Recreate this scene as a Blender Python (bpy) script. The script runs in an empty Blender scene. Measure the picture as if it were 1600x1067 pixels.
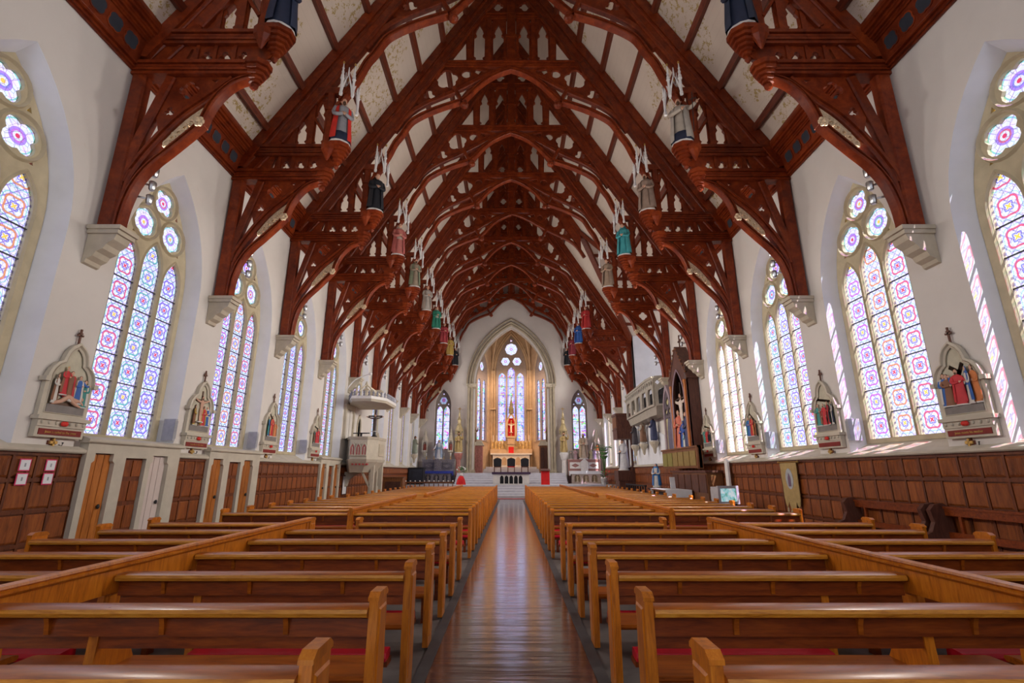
import bpy, bmesh, math, random
from mathutils import Vector, Matrix
from mathutils.geometry import tessellate_polygon
random.seed(7)
PI = math.pi
S = bpy.context.scene
COL = S.collection

# ------------------------------------------------------------------ camera, sky, sun, exposure
EYE = 1.55
cam_d = bpy.data.cameras.new('camera'); cam = bpy.data.objects.new('camera', cam_d); COL.objects.link(cam)
cam_d.sensor_width = 36.0; cam_d.lens = 755.1 / 1600 * 36
cam_d.shift_x = 0.0008
cam_d.clip_start = 0.05; cam_d.clip_end = 300
cam.location = (0, 0, EYE); cam.rotation_euler = (PI / 2 + 0.2647, 0, 0)
S.camera = cam
S.view_settings.view_transform = 'Standard'; S.view_settings.look = 'None'
S.view_settings.gamma = 1.0; S.view_settings.use_curve_mapping = False
S.view_settings.exposure = 0.0

W = bpy.data.worlds.new('overcast_sky'); S.world = W; W.use_nodes = True
bg = W.node_tree.nodes['Background']
bg.inputs[0].default_value = (0.86, 0.90, 1.0, 1); bg.inputs[1].default_value = 2.4

def light(name, kind, loc, energy, color=(1, 1, 1), aim=None, size=0.3, **kw):
    d = bpy.data.lights.new(name, kind); o = bpy.data.objects.new(name, d); COL.objects.link(o)
    o.location = loc; d.energy = energy; d.color = color
    if kind in ('POINT', 'SPOT'): d.shadow_soft_size = size
    for k, v in kw.items(): setattr(d, k, v)
    if aim is not None:
        o.rotation_euler = (Vector(aim) - Vector(loc)).to_track_quat('-Z', 'Y').to_euler()
    return o
sun = light('sun', 'SUN', (20, -20, 30), 18.0, (1.0, 0.95, 0.86), angle=0.009)
sun.rotation_euler = Vector((-0.30, 0.58, -0.76)).to_track_quat('-Z', 'Y').to_euler()

def portal(loc, w, h, aim):
    d = bpy.data.lights.new('sky_portal', 'AREA'); o = bpy.data.objects.new('sky_portal', d); COL.objects.link(o)
    d.shape = 'RECTANGLE'; d.size = w; d.size_y = h; d.cycles.is_portal = True
    o.location = loc; o.rotation_euler = (Vector(aim) - Vector(loc)).to_track_quat('-Z', 'Z' if abs(aim[2] - loc[2]) < 1e-6 else 'Y').to_euler()
    return o

LAMP_W = 540.0              # watts of each group of truss spotlights, real and added
# ------------------------------------------------------------------ building grid
HW = 7.0                      # half width of the nave
Y0, DY = 7.395, 3.318         # first truss, bay
YN = lambda n: Y0 + DY * n
YB, YE = -8.0, 37.5           # back wall, end wall
RZ = lambda x: 20.53 - 1.635 * abs(x)      # roof plane

# ------------------------------------------------------------------ mesh helpers
class MB:
    def __init__(s): s.v = []; s.f = []; s.mi = []; s.cur = 0
    def add(s, v, f):
        o = len(s.v); s.v += [tuple(p) for p in v]; s.f += [tuple(i + o for i in q) for q in f]; s.mi += [s.cur] * len(f); return s
    def box(s, x0, x1, y0, y1, z0, z1):
        return s.add([(x0, y0, z0), (x1, y0, z0), (x1, y1, z0), (x0, y1, z0), (x0, y0, z1), (x1, y0, z1), (x1, y1, z1), (x0, y1, z1)],
                     [(0, 3, 2, 1), (4, 5, 6, 7), (0, 1, 5, 4), (1, 2, 6, 5), (2, 3, 7, 6), (3, 0, 4, 7)])
    def plate(s, outer, holes=(), fn=None, a=-.05, b=.05):
        # flat pierced plate: outline + holes, extruded from a to b; fn(p, q, t) -> point
        fn = fn or (lambda p, q, t: (p, t, q))
        loops = [list(outer)] + [list(h) for h in holes]
        flat = [p for l in loops for p in l]; n = len(flat)
        tri = tessellate_polygon([[Vector((p[0], p[1], 0)) for p in l] for l in loops])
        v = [fn(p[0], p[1], a) for p in flat] + [fn(p[0], p[1], b) for p in flat]
        f = [tuple(t) for t in tri] + [tuple(i + n for i in reversed(t)) for t in tri]
        k = 0
        for l in loops:
            m = len(l)
            for i in range(m):
                j = (i + 1) % m; f.append((k + i, k + j, k + j + n, k + i + n))
            k += m
        return s.add(v, f)
    def sweep(s, path, prof, N=(0, 1, 0), closed=False, caps=True):
        # profile (s, t): s along the in-plane side direction, t along N
        P = [Vector(p) for p in path]; N = Vector(N).normalized(); n = len(P); m = len(prof); v = []
        for i, p in enumerate(P):
            if closed: d0 = (p - P[i - 1]).normalized(); d1 = (P[(i + 1) % n] - p).normalized()
            else:
                d0 = (p - P[i - 1]).normalized() if i else None; d1 = (P[i + 1] - p).normalized() if i < n - 1 else None
                d0 = d0 or d1; d1 = d1 or d0
            t = (d0 + d1).normalized(); k = 1 / max(.5, t.dot(d1)); sd = t.cross(N).normalized() * k
            v += [p + sd * a + N * b for a, b in prof]
        f = []
        for i in range(n if closed else n - 1):
            j = (i + 1) % n
            for q in range(m):
                r = (q + 1) % m; f.append((i * m + q, i * m + r, j * m + r, j * m + q))
        if caps and not closed: f += [tuple(range(m)), tuple(reversed(range((n - 1) * m, n * m)))]
        return s.add(v, f)
    def lathe(s, prof, c=(0, 0, 0), n=12, sx=1, sy=1, ph=0, fold=0, nf=7):
        v = []; m = len(prof)
        for i, (r, z) in enumerate(prof):
            for k in range(n):
                a = ph + 2 * PI * k / n; rr = r * (1 + fold * math.cos(nf * a + .7 * math.sin(3 * z)))
                v.append((c[0] + rr * math.cos(a) * sx, c[1] + rr * math.sin(a) * sy, c[2] + z))
        f = [(i * n + k, i * n + (k + 1) % n, (i + 1) * n + (k + 1) % n, (i + 1) * n + k) for i in range(m - 1) for k in range(n)]
        f += [tuple(reversed(range(n))), tuple(range((m - 1) * n, m * n))]
        return s.add(v, f)
    def tube(s, path, r, n=6):
        P = [Vector(p) for p in path]; R = r if isinstance(r, (list, tuple)) else [r] * len(P); v = []; m = len(P)
        ref = None
        for i, p in enumerate(P):
            t = ((P[min(i + 1, m - 1)] - P[max(i - 1, 0)])).normalized()
            if ref is None: ref = t.orthogonal().normalized()
            a = (ref - t * ref.dot(t)).normalized(); b = t.cross(a); ref = a
            v += [p + (a * math.cos(2 * PI * k / n) + b * math.sin(2 * PI * k / n)) * R[i] for k in range(n)]
        f = [(i * n + k, i * n + (k + 1) % n, (i + 1) * n + (k + 1) % n, (i + 1) * n + k) for i in range(m - 1) for k in range(n)]
        f += [tuple(reversed(range(n))), tuple(range((m - 1) * n, m * n))]
        return s.add(v, f)
    def ell(s, c, r, nu=10, nv=7):
        r = r if isinstance(r, (list, tuple)) else (r, r, r)
        v = [(c[0], c[1], c[2] - r[2])]
        for i in range(1, nv):
            a = -PI / 2 + PI * i / nv
            v += [(c[0] + r[0] * math.cos(a) * math.cos(2 * PI * k / nu), c[1] + r[1] * math.cos(a) * math.sin(2 * PI * k / nu), c[2] + r[2] * math.sin(a)) for k in range(nu)]
        v.append((c[0], c[1], c[2] + r[2])); L = len(v) - 1
        f = [(0, 1 + (k + 1) % nu, 1 + k) for k in range(nu)]
        for i in range(nv - 2):
            f += [(1 + i * nu + k, 1 + i * nu + (k + 1) % nu, 1 + (i + 1) * nu + (k + 1) % nu, 1 + (i + 1) * nu + k) for k in range(nu)]
        f += [(1 + (nv - 2) * nu + k, 1 + (nv - 2) * nu + (k + 1) % nu, L) for k in range(nu)]
        return s.add(v, f)
    def xf(s, M):
        s.v = [tuple(M @ Vector(p)) for p in s.v]; return s
    def mirror(s):
        o = MB(); o.v = [(-x, y, z) for x, y, z in s.v]; o.f = [tuple(reversed(q)) for q in s.f]; o.mi = list(s.mi); return o
    def mesh(s, name, mats, smooth=.6, uv=None):
        me = bpy.data.meshes.new(name); me.from_pydata(s.v, [], s.f)
        bm = bmesh.new(); bm.from_mesh(me); bmesh.ops.recalc_face_normals(bm, faces=bm.faces); bm.to_mesh(me); bm.free()
        mats = mats if isinstance(mats, (list, tuple)) else [mats]
        for m in mats: me.materials.append(m)
        if len(mats) > 1: me.polygons.foreach_set('material_index', s.mi)
        if uv:
            l = me.uv_layers.new(name='UVMap')
            for lp in me.loops:
                l.data[lp.index].uv = uv(me.vertices[lp.vertex_index].co)
        if smooth:
            me.polygons.foreach_set('use_smooth', [True] * len(me.polygons)); me.set_sharp_from_angle(angle=smooth)
        me.update(); return me

def obj(name, me, parent=None, loc=(0, 0, 0), rz=0, sc=None):
    o = bpy.data.objects.new(name, me); COL.objects.link(o); o.location = loc
    if rz: o.rotation_euler = (0, 0, rz)
    if sc: o.scale = sc if isinstance(sc, (list, tuple)) else (sc, sc, sc)
    if parent: o.parent = parent
    return o
def tag(o, label, cat, group=None):
    o['label'] = label; o['category'] = cat
    if group: o['group'] = group
    return o
def thing(name, label, cat, loc=(0, 0, 0), rz=0, group=None, sc=None):
    return tag(obj(name, None, None, loc, rz, sc), label, cat, group)
def struct(name, me=None, loc=(0, 0, 0), rz=0, label=None):
    o = obj(name, me, None, loc, rz); o['kind'] = 'structure'
    if label: o['label'] = label
    return o
ORD = 'first second third fourth fifth sixth seventh eighth ninth tenth eleventh twelfth thirteenth fourteenth fifteenth sixteenth seventeenth eighteenth nineteenth twentieth'.split()
ORD += ['twenty-' + w for w in ORD[:9]]

# 2-D outlines
def pointed(hw, z0, spring, apex, n=9, c=0):
    h = apex - spring; R = (hw * hw + h * h) / (2 * hw); th = math.atan2(h, R - hw) if R > hw else PI / 2
    arc = [(hw - R + R * math.cos(th * i / n), spring + R * math.sin(th * i / n)) for i in range(n + 1)]
    arc[-1] = (0, apex)
    return [(c - hw, z0), (c + hw, z0)] + [(c + x, z) for x, z in arc] + [(c - x, z) for x, z in reversed(arc[:-1])]
def arch_path(hw, spring, apex, n=12):
    h = apex - spring; R = (hw * hw + h * h) / (2 * hw); th = math.atan2(h, R - hw)
    arc = [(hw - R + R * math.cos(th * i / n), spring + R * math.sin(th * i / n)) for i in range(n + 1)]; arc[-1] = (0, apex)
    return arc + [(-x, z) for x, z in reversed(arc[:-1])]
def foil(c, r, lobes=4, n=6, ph=0.0, k=.5):
    # foiled opening: lobes of radius ~k r set round the centre
    d = r * (1 - k); q = r * k; out = []
    half = PI / lobes
    if q > d * math.sin(half):
        st = d * math.cos(half) + math.sqrt(q * q - (d * math.sin(half)) ** 2); lim = math.atan2(st * math.sin(half), st * math.cos(half) - d)
    else: lim = PI / 2 + half
    for i in range(lobes):
        a = ph + 2 * PI * i / lobes
        for j in range(n + 1):
            t = a - lim + 2 * lim * j / n
            out.append((c[0] + d * math.cos(a) + q * math.cos(t), c[1] + d * math.sin(a) + q * math.sin(t)))
    res = [out[0]]
    for p in out[1:]:
        if (p[0] - res[-1][0]) ** 2 + (p[1] - res[-1][1]) ** 2 > 1e-7: res.append(p)
    if (res[0][0] - res[-1][0]) ** 2 + (res[0][1] - res[-1][1]) ** 2 < 1e-7: res.pop()
    return res
def circ(c, r, n=16, ph=0): return [(c[0] + r * math.cos(ph + 2 * PI * i / n), c[1] + r * math.sin(ph + 2 * PI * i / n)) for i in range(n)]
def spline(pts, n=5):
    # Catmull-Rom through the points
    P = [Vector(p) for p in pts]; out = []
    for i in range(len(P) - 1):
        p0 = P[max(i - 1, 0)]; p1 = P[i]; p2 = P[i + 1]; p3 = P[min(i + 2, len(P) - 1)]
        for j in range(n):
            t = j / n
            out.append(.5 * ((2 * p1) + (p2 - p0) * t + (2 * p0 - 5 * p1 + 4 * p2 - p3) * t * t + (3 * p1 - p0 - 3 * p2 + p3) * t ** 3))
    out.append(P[-1]); return [tuple(p) for p in out]

# ------------------------------------------------------------------ materials
class NT:
    def __init__(s, name):
        s.m = bpy.data.materials.new(name); s.m.use_nodes = True; s.t = s.m.node_tree; s.t.nodes.clear()
        s.out = s.t.nodes.new('ShaderNodeOutputMaterial')
    def n(s, kind, **kw):
        o = s.t.nodes.new('ShaderNode' + kind)
        for k, v in kw.items(): setattr(o, k, v)
        return o
    def put(s, sock, v):
        if hasattr(v, 'is_output'): s.t.links.new(v, sock)
        elif isinstance(v, (tuple, list)) and len(v) == 3 and sock.type == 'RGBA': sock.default_value = (*v, 1)
        else: sock.default_value = v
    def math(s, op, a, b=0.0, c=None, clamp=False):
        o = s.n('Math', operation=op); o.use_clamp = clamp; s.put(o.inputs[0], a); s.put(o.inputs[1], b)
        if c is not None: s.put(o.inputs[2], c)
        return o.outputs[0]
    def mix(s, f, a, b, blend='MIX'):
        o = s.n('Mix', data_type='RGBA', blend_type=blend); s.put(o.inputs[0], f); s.put(o.inputs[6], a); s.put(o.inputs[7], b); return o.outputs[2]
    def coord(s, which='Object', scale=(1, 1, 1), rot=(0, 0, 0)):
        c = s.n('TexCoord'); mp = s.n('Mapping'); s.t.links.new(c.outputs[which], mp.inputs[0]); mp.inputs['Scale'].default_value = scale; mp.inputs['Rotation'].default_value = rot; return mp.outputs[0]
    def pos(s): return s.n('NewGeometry').outputs['Position']
    def noise(s, vec, scale, detail=4, rough=.55, dist=0.0):
        o = s.n('TexNoise'); s.put(o.inputs['Vector'], vec); o.inputs['Scale'].default_value = scale; o.inputs['Detail'].default_value = detail; o.inputs['Roughness'].default_value = rough; o.inputs['Distortion'].default_value = dist; return o.outputs[0]
    def ramp(s, f, *st):
        o = s.n('ValToRGB'); s.put(o.inputs[0], f); e = o.color_ramp.elements
        while len(e) < len(st): e.new(.5)
        for i, (p, c) in enumerate(st): e[i].position = p; e[i].color = (*c, 1) if len(c) == 3 else c
        return o.outputs[0]
    def bump(s, h, strength=.2, dist=.01):
        o = s.n('Bump'); o.inputs['Strength'].default_value = strength; o.inputs['Distance'].default_value = dist; s.put(o.inputs['Height'], h); return o.outputs[0]
    def pbr(s, col, rough=.5, spec=.5, metal=0, normal=None, coat=0, emit=None):
        b = s.n('BsdfPrincipled'); s.put(b.inputs['Base Color'], col); s.put(b.inputs['Roughness'], rough); s.put(b.inputs['Metallic'], metal); s.put(b.inputs['Specular IOR Level'], spec); b.inputs['Coat Weight'].default_value = coat; b.inputs['Coat Roughness'].default_value = .15
        if normal is not None: s.put(b.inputs['Normal'], normal)
        if emit: s.put(b.inputs['Emission Color'], emit[0]); b.inputs['Emission Strength'].default_value = emit[1]
        s.t.links.new(b.outputs[0], s.out.inputs[0]); return s.m
def plain(name, c, rough=.6, var=.12, scale=6, metal=0, spec=.4, bump=.1):
    t = NT(name); f = t.noise(t.pos(), scale, 3)
    lo = tuple(max(0, x * (1 - var)) for x in c); hi = tuple(min(1, x * (1 + var)) for x in c)
    return t.pbr(t.ramp(f, (.3, lo), (.7, hi)), rough, spec, metal, t.bump(f, bump, .01) if bump else None)
def wood(name, dark, mid, lite, scale=(1, 8, 8), rough=.35, coat=0, spec=.5, sc=3.0, bump=.12):
    t = NT(name); v = t.coord('Object', scale); oi = t.n('ObjectInfo'); add = t.n('VectorMath', operation='ADD'); t.put(add.inputs[0], v)
    cr = t.n('CombineXYZ'); k = t.math('MULTIPLY', oi.outputs['Random'], 40.0); t.put(cr.inputs[0], k); t.put(cr.inputs[1], k); t.put(cr.inputs[2], k); t.t.links.new(cr.outputs[0], add.inputs[1])
    f = t.noise(add.outputs[0], sc, 6, .62, .8); g = t.noise(add.outputs[0], sc * 5, 3)
    f2 = t.math('ADD', t.math('MULTIPLY', f, .75), t.math('MULTIPLY', g, .25))
    c = t.ramp(f2, (.3, dark), (.5, mid), (.72, lite))
    hv = t.n('HueSaturation'); t.put(hv.inputs['Color'], c); t.put(hv.inputs['Value'], t.math('ADD', .85, t.math('MULTIPLY', oi.outputs['Random'], .3)))
    r = t.math('ADD', rough - .08, t.math('MULTIPLY', g, .2))
    return t.pbr(hv.outputs[0], r, spec, 0, t.bump(f2, bump, .006), coat)
M = {}
def plaster(name, c, stain=.0):
    t = NT(name); p = t.pos(); f = t.noise(p, .7, 5, .6); g = t.noise(p, 9, 4)
    col = t.ramp(f, (.25, tuple(x * .90 for x in c)), (.6, c))
    col = t.mix(t.ramp(t.noise(p, 1.9, 6, .7), (.66, (0, 0, 0)), (.72, (.35, .35, .35))), col, (c[0] * .8, c[1] * .72, c[2] * .6))
    return t.pbr(col, .85, .2, 0, t.bump(g, .15, .01))
M['plaster'] = plaster('plaster_wall', (.70, .665, .63))
M['plaster_end'] = plaster('plaster_end_wall', (.62, .57, .54))
M['reveal'] = plain('sky_tinted_reveal', (.76, .78, .84), .8, .05, 2)  # white paint with the blue of the skylight mixed into its colour
M['stone'] = plain('beige_stone', (.52, .46, .36), .75, .1, 5)
M['tracery'] = plain('ochre_tracery_stone', (.50, .43, .29), .75, .12, 4)
M['archstone'] = plain('brown_arch_stone', (.36, .30, .22), .75, .12, 4)
M['palegilt'] = plain('pale_gilt', (.50, .40, .22), .4, .3, 18, .35)
M['cream'] = plain('cream_painted_stone', (.55, .50, .41), .7, .08, 4)
M['marble'] = plain('pale_marble', (.72, .70, .68), .4, .08, 6)
M['greystone'] = plain('grey_marble', (.20, .18, .20), .45, .3, 12)
M['pinkstone'] = plain('pink_marble', (.42, .16, .13), .4, .25, 8)
M['apse'] = plain('honey_stone', (.50, .36, .24), .75, .12, 3)
M['truss'] = wood('mahogany_truss', (.080, .009, .003), (.18, .026, .006), (.30, .054, .010), (1.5, 1.5, 1.5), .36, 0, .28, 2.2)
M['purlin'] = wood('mahogany_purlin', (.07, .012, .006), (.15, .03, .012), (.22, .05, .02), (8, 1, 8), .45, 0, .35, 2)
M['pew'] = wood('honey_pew_wood', (.15, .030, .002), (.36, .088, .005), (.52, .155, .012), (1.0, 9, 9), .30, .12, .45, 2.5)
M['pewend'] = wood('orange_pew_end_wood', (.30, .075, .004), (.56, .165, .008), (.72, .26, .020), (9, 9, 1.2), .34, .2, .5, 2.5)
M['pewedge'] = wood('worn_golden_pew_edge', (.34, .10, .006), (.60, .24, .02), (.75, .36, .05), (1.0, 9, 9), .35, .2, .5, 6)
M['pewdark'] = wood('dark_pew_back_wood', (.08, .010, .001), (.21, .036, .003), (.34, .078, .007), (1.0, 9, 9), .36, .1, .5, 2.5)
M['panel'] = wood('oak_panel', (.10, .022, .005), (.24, .062, .012), (.36, .11, .022), (7, 7, 1), .40, 0, .4, 2.2)
M['paneldark'] = wood('oak_panel_rail', (.06, .015, .006), (.14, .036, .010), (.20, .055, .015), (7, 7, 1), .42, 0, .4, 2.2)
M['door'] = wood('orange_pine_door', (.22, .065, .012), (.42, .135, .022), (.55, .20, .04), (8, 8, 1), .35, 0, .4, 2.0)
M['doorpink'] = plain('pale_pink_painted_door', (.66, .56, .52), .5, .06, 3)
M['darkwood'] = wood('dark_shrine_wood', (.04, .014, .010), (.095, .034, .022), (.16, .06, .035), (5, 5, 1), .45, 0, .4, 2.5)
M['midwood'] = wood('brown_cabinet_wood', (.10, .035, .012), (.20, .075, .024), (.30, .12, .04), (5, 5, 1), .42, 0, .4, 2.5)
M['gold'] = plain('gilding', (.62, .40, .12), .35, .2, 20, .75)
M['carving'] = plain('pale_gilt_carving', (.68, .52, .34), .5, .25, 20, .1)
M['white'] = plain('white_paint', (.78, .77, .76), .55, .05, 5)
M['red'] = plain('red_cloth', (.60, .010, .012), .75, .15, 5)
M['cushion'] = plain('red_vinyl_cushion', (.58, .007, .028), .38, .12, 5)
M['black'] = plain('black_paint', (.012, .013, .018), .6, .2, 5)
M['slate'] = plain('dark_blue_grey_paint', (.03, .035, .05), .8, .2, 5)
M['iron'] = plain('dark_iron', (.05, .05, .05), .45, .2, 8, .6)
M['steel'] = plain('grey_steel_lamp', (.45, .45, .46), .3, .1, 8, .9)
M['skin'] = plain('painted_skin', (.62, .36, .25), .55, .08, 8)
M['leaf'] = plain('green_leaf', (.06, .17, .04), .5, .4, 8)
M['paper'] = plain('white_paper', (.80, .82, .86), .8, .03, 5, bump=0)
M['pink'] = plain('magenta_edge', (.72, .05, .16), .8, .05, 5, bump=0)
_pc = {}
def paint(c, rough=.6):
    k = tuple(round(x, 3) for x in c)
    if k not in _pc: _pc[k] = plain('paint_%02d' % len(_pc), k, rough, .12, 7)
    return _pc[k]

def roof_mat():
    t = NT('cream_roof_boards'); p = t.pos(); sp = t.n('SeparateXYZ'); t.put(sp.inputs[0], p)
    w = t.math('FRACT', t.math('MULTIPLY', sp.outputs[2], 5.2)); line = t.math('LESS_THAN', w, .06)
    f = t.noise(p, .5, 4); c = t.ramp(f, (.3, (.62, .53, .45)), (.7, (.72, .63, .54)))
    near = t.math('LESS_THAN', sp.outputs[1], 15.0)
    big = t.math('GREATER_THAN', t.noise(p, .33, 2), .47); fine = t.math('GREATER_THAN', t.noise(p, 7.5, 5, .75), .555)
    k = t.math('MULTIPLY', t.math('MULTIPLY', big, fine), t.math('MULTIPLY', near, .9))
    c = t.mix(k, c, (.42, .30, .10)); c = t.mix(t.math('MULTIPLY', line, .12), c, (.3, .24, .2))
    return t.pbr(c, .75, .25, 0, t.bump(line, .25, -.01))
M['roof'] = roof_mat()

def aisle_mat():
    t = NT('polished_brown_lino'); p = t.pos(); mp = t.n('Mapping'); t.put(mp.inputs[0], p); mp.inputs['Scale'].default_value = (.35, 4.2, 1)
    f = t.noise(mp.outputs[0], 1.3, 3, .5, .5); g = t.noise(p, 11, 5, .65); q = t.noise(p, 2.2, 4)
    c = t.ramp(t.math('ADD', t.math('MULTIPLY', g, .6), t.math('MULTIPLY', q, .4)), (.32, (.022, .009, .008)), (.5, (.060, .023, .018)), (.7, (.13, .055, .042)))
    return t.pbr(c, t.math('ADD', .09, t.math('MULTIPLY', q, .10)), .9, 0, t.bump(f, .45, .035), .8)
M['aisle'] = aisle_mat()
M['floor'] = plain('grey_brown_floor', (.13, .115, .11), .55, .3, 3)
M['strip'] = plain('dark_floor_edging', (.06, .058, .06), .5, .2, 6)
M['steps'] = plain('blue_white_marble_step', (.60, .60, .66), .35, .08, 4)
M['carpet'] = plain('red_carpet', (.36, .05, .06), .9, .15, 12)

def glass(name, mode='grid', lat=.8, mul=(.60, .60, .63)):
    # leaded stained glass: pattern laid out in metres from UV, tint drives a transparent shader
    t = NT(name); uv = t.n('UVMap').outputs[0]; sp = t.n('SeparateXYZ'); t.put(sp.inputs[0], uv); u, v = sp.outputs[0], sp.outputs[1]
    oi = t.n('ObjectInfo'); hue = oi.outputs['Color']
    vor = t.n('TexVoronoi'); t.put(vor.inputs['Vector'], uv); vor.inputs['Scale'].default_value = 14
    ve = t.n('TexVoronoi', feature='DISTANCE_TO_EDGE'); t.put(ve.inputs['Vector'], uv); ve.inputs['Scale'].default_value = 14 if mode == 'grid' else 9
    base = t.mix(.22, (.93, .93, 1.0), vor.outputs['Color'])
    RED, BLU, GRN, YEL, VIO = (.75, .05, .10), (.10, .10, .62), (.05, .55, .42), (.95, .62, .08), (.38, .16, .78)
    if mode == 'grid':
        P = .48
        vv = t.math('MULTIPLY', t.math('SUBTRACT', t.math('FRACT', t.math('ADD', t.math('DIVIDE', v, P), .5)), .5), P)
        r = t.math('SQRT', t.math('ADD', t.math('MULTIPLY', u, u), t.math('MULTIPLY', vv, vv)))
        ang = t.math('ARCTAN2', vv, u); r2 = t.math('ADD', r, t.math('MULTIPLY', t.math('COSINE', t.math('MULTIPLY', ang, 4.0)), .016))
        ring = lambda R, w: t.math('LESS_THAN', t.math('ABSOLUTE', t.math('SUBTRACT', r2, R)), w)
        c = base
        d1 = t.math('LESS_THAN', t.math('ABSOLUTE', t.math('SUBTRACT', t.math('FRACT', t.math('MULTIPLY', t.math('ADD', u, v), 6.0)), .5)), .075)
        d2 = t.math('LESS_THAN', t.math('ABSOLUTE', t.math('SUBTRACT', t.math('FRACT', t.math('MULTIPLY', t.math('SUBTRACT', u, v), 6.0)), .5)), .075)
        c = t.mix(t.math('MULTIPLY', t.math('MAXIMUM', d1, d2), lat), c, (.26, .12, .58))
        c = t.mix(t.math('MULTIPLY', ring(.150, .016), .9), c, hue)
        c = t.mix(t.math('MULTIPLY', ring(.065, .009), .85), c, BLU)
        c = t.mix(t.math('MULTIPLY', ring(.205, .008), lat * .8), c, GRN)
        c = t.mix(t.math('LESS_THAN', r2, .034), c, t.mix(t.math('GREATER_THAN', oi.outputs['Random'], .55), RED, YEL))
        bord = t.math('GREATER_THAN', t.math('ABSOLUTE', u), .205); chk = t.math('GREATER_THAN', t.math('SINE', t.math('MULTIPLY', v, 62.0)), .2)
        c = t.mix(t.math('MULTIPLY', bord, .5), c, (.9, .9, 1.0)); c = t.mix(t.math('MULTIPLY', t.math('MULTIPLY', bord, chk), .8), c, (.22, .2, .5))
    elif mode == 'foil':
        r = t.math('SQRT', t.math('ADD', t.math('MULTIPLY', u, u), t.math('MULTIPLY', v, v)))
        ring = lambda R, w: t.math('LESS_THAN', t.math('ABSOLUTE', t.math('SUBTRACT', r, R)), w)
        c = t.mix(t.math('MULTIPLY', ring(.115, .020), .85), base, VIO); c = t.mix(t.math('MULTIPLY', ring(.085, .014), .85), c, hue)
        c = t.mix(t.math('LESS_THAN', r, .035), c, t.mix(t.math('GREATER_THAN', oi.outputs['Random'], .5), RED, YEL))
        c = t.mix(t.math('MULTIPLY', ring(.25, .012), .7), c, GRN)
        a = t.math('ARCTAN2', v, u); sct = t.math('LESS_THAN', t.math('ABSOLUTE', t.math('SINE', t.math('MULTIPLY', a, 4.0))), .14)
        c = t.mix(t.math('MULTIPLY', sct, .55), c, VIO)
    else:
        # pictorial window: coloured figures on a lavender ground
        v2 = t.n('TexVoronoi'); t.put(v2.inputs['Vector'], uv); v2.inputs['Scale'].default_value = 9
        n = t.noise(uv, 1.9, 2); hs = t.n('HueSaturation'); t.put(hs.inputs['Color'], v2.outputs['Color']); hs.inputs['Saturation'].default_value = 1.5; hs.inputs['Value'].default_value = 1.1
        c = t.mix(.28, (.86, .85, 1.0), vor.outputs['Color'])
        c = t.mix(t.math('MULTIPLY', t.math('GREATER_THAN', n, .53), .75), c, hs.outputs[0])
        bord = t.math('GREATER_THAN', t.math('ABSOLUTE', u), .21); c = t.mix(t.math('MULTIPLY', bord, .55), c, (.30, .24, .80))
    lead = t.math('LESS_THAN', ve.outputs[0], .035 if mode == 'grid' else .03)
    c = t.mix(t.math('MULTIPLY', lead, .55), c, (.12, .09, .22))
    c = t.mix(1.0, c, mul, 'MULTIPLY')
    tr = t.n('BsdfTransparent'); t.put(tr.inputs[0], c); gl = t.n('BsdfGlossy'); gl.inputs['Roughness'].default_value = .25; gl.inputs[0].default_value = (.6, .6, .65, 1)
    mx = t.n('MixShader'); mx.inputs[0].default_value = .05; t.t.links.new(tr.outputs[0], mx.inputs[1]); t.t.links.new(gl.outputs[0], mx.inputs[2]); t.t.links.new(mx.outputs[0], t.out.inputs[0])
    return t.m
M['glass'] = glass('violet_grisaille_stained_glass'); M['glassr'] = glass('white_grisaille_stained_glass', 'grid', .62, (.72, .71, .72)); M['glassfoil'] = glass('foiled_stained_glass', 'foil'); M['glasspic'] = glass('pictorial_stained_glass', 'pic', 0, (.58, .58, .64))
# ================================================================== SETTING
fl = struct('floor', MB().box(-7.3, 7.3, YB - .2, 33.0, -.2, 0).mesh('floor', M['floor']), label='grey brown nave floor under the pews')
obj('aisle_covering', MB().box(-.66, .66, YB, 31.0, 0, .012).mesh('aisle_covering', M['aisle']), fl)['label'] = 'polished brown covering of the central aisle'
for s in (-1, 1):
    obj('edging_strip', MB().box(.66, .755, YB, 28.6, 0, .02).mesh('edging_strip', M['strip']) if s > 0 else MB().box(-.755, -.66, YB, 28.6, 0, .02).mesh('edging_strip', M['strip']), fl)
obj('carpet_strip', MB().box(-3.4, 3.4, 30.55, 31.05, .012, .03).mesh('carpet_strip', M['carpet']), fl)

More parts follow.
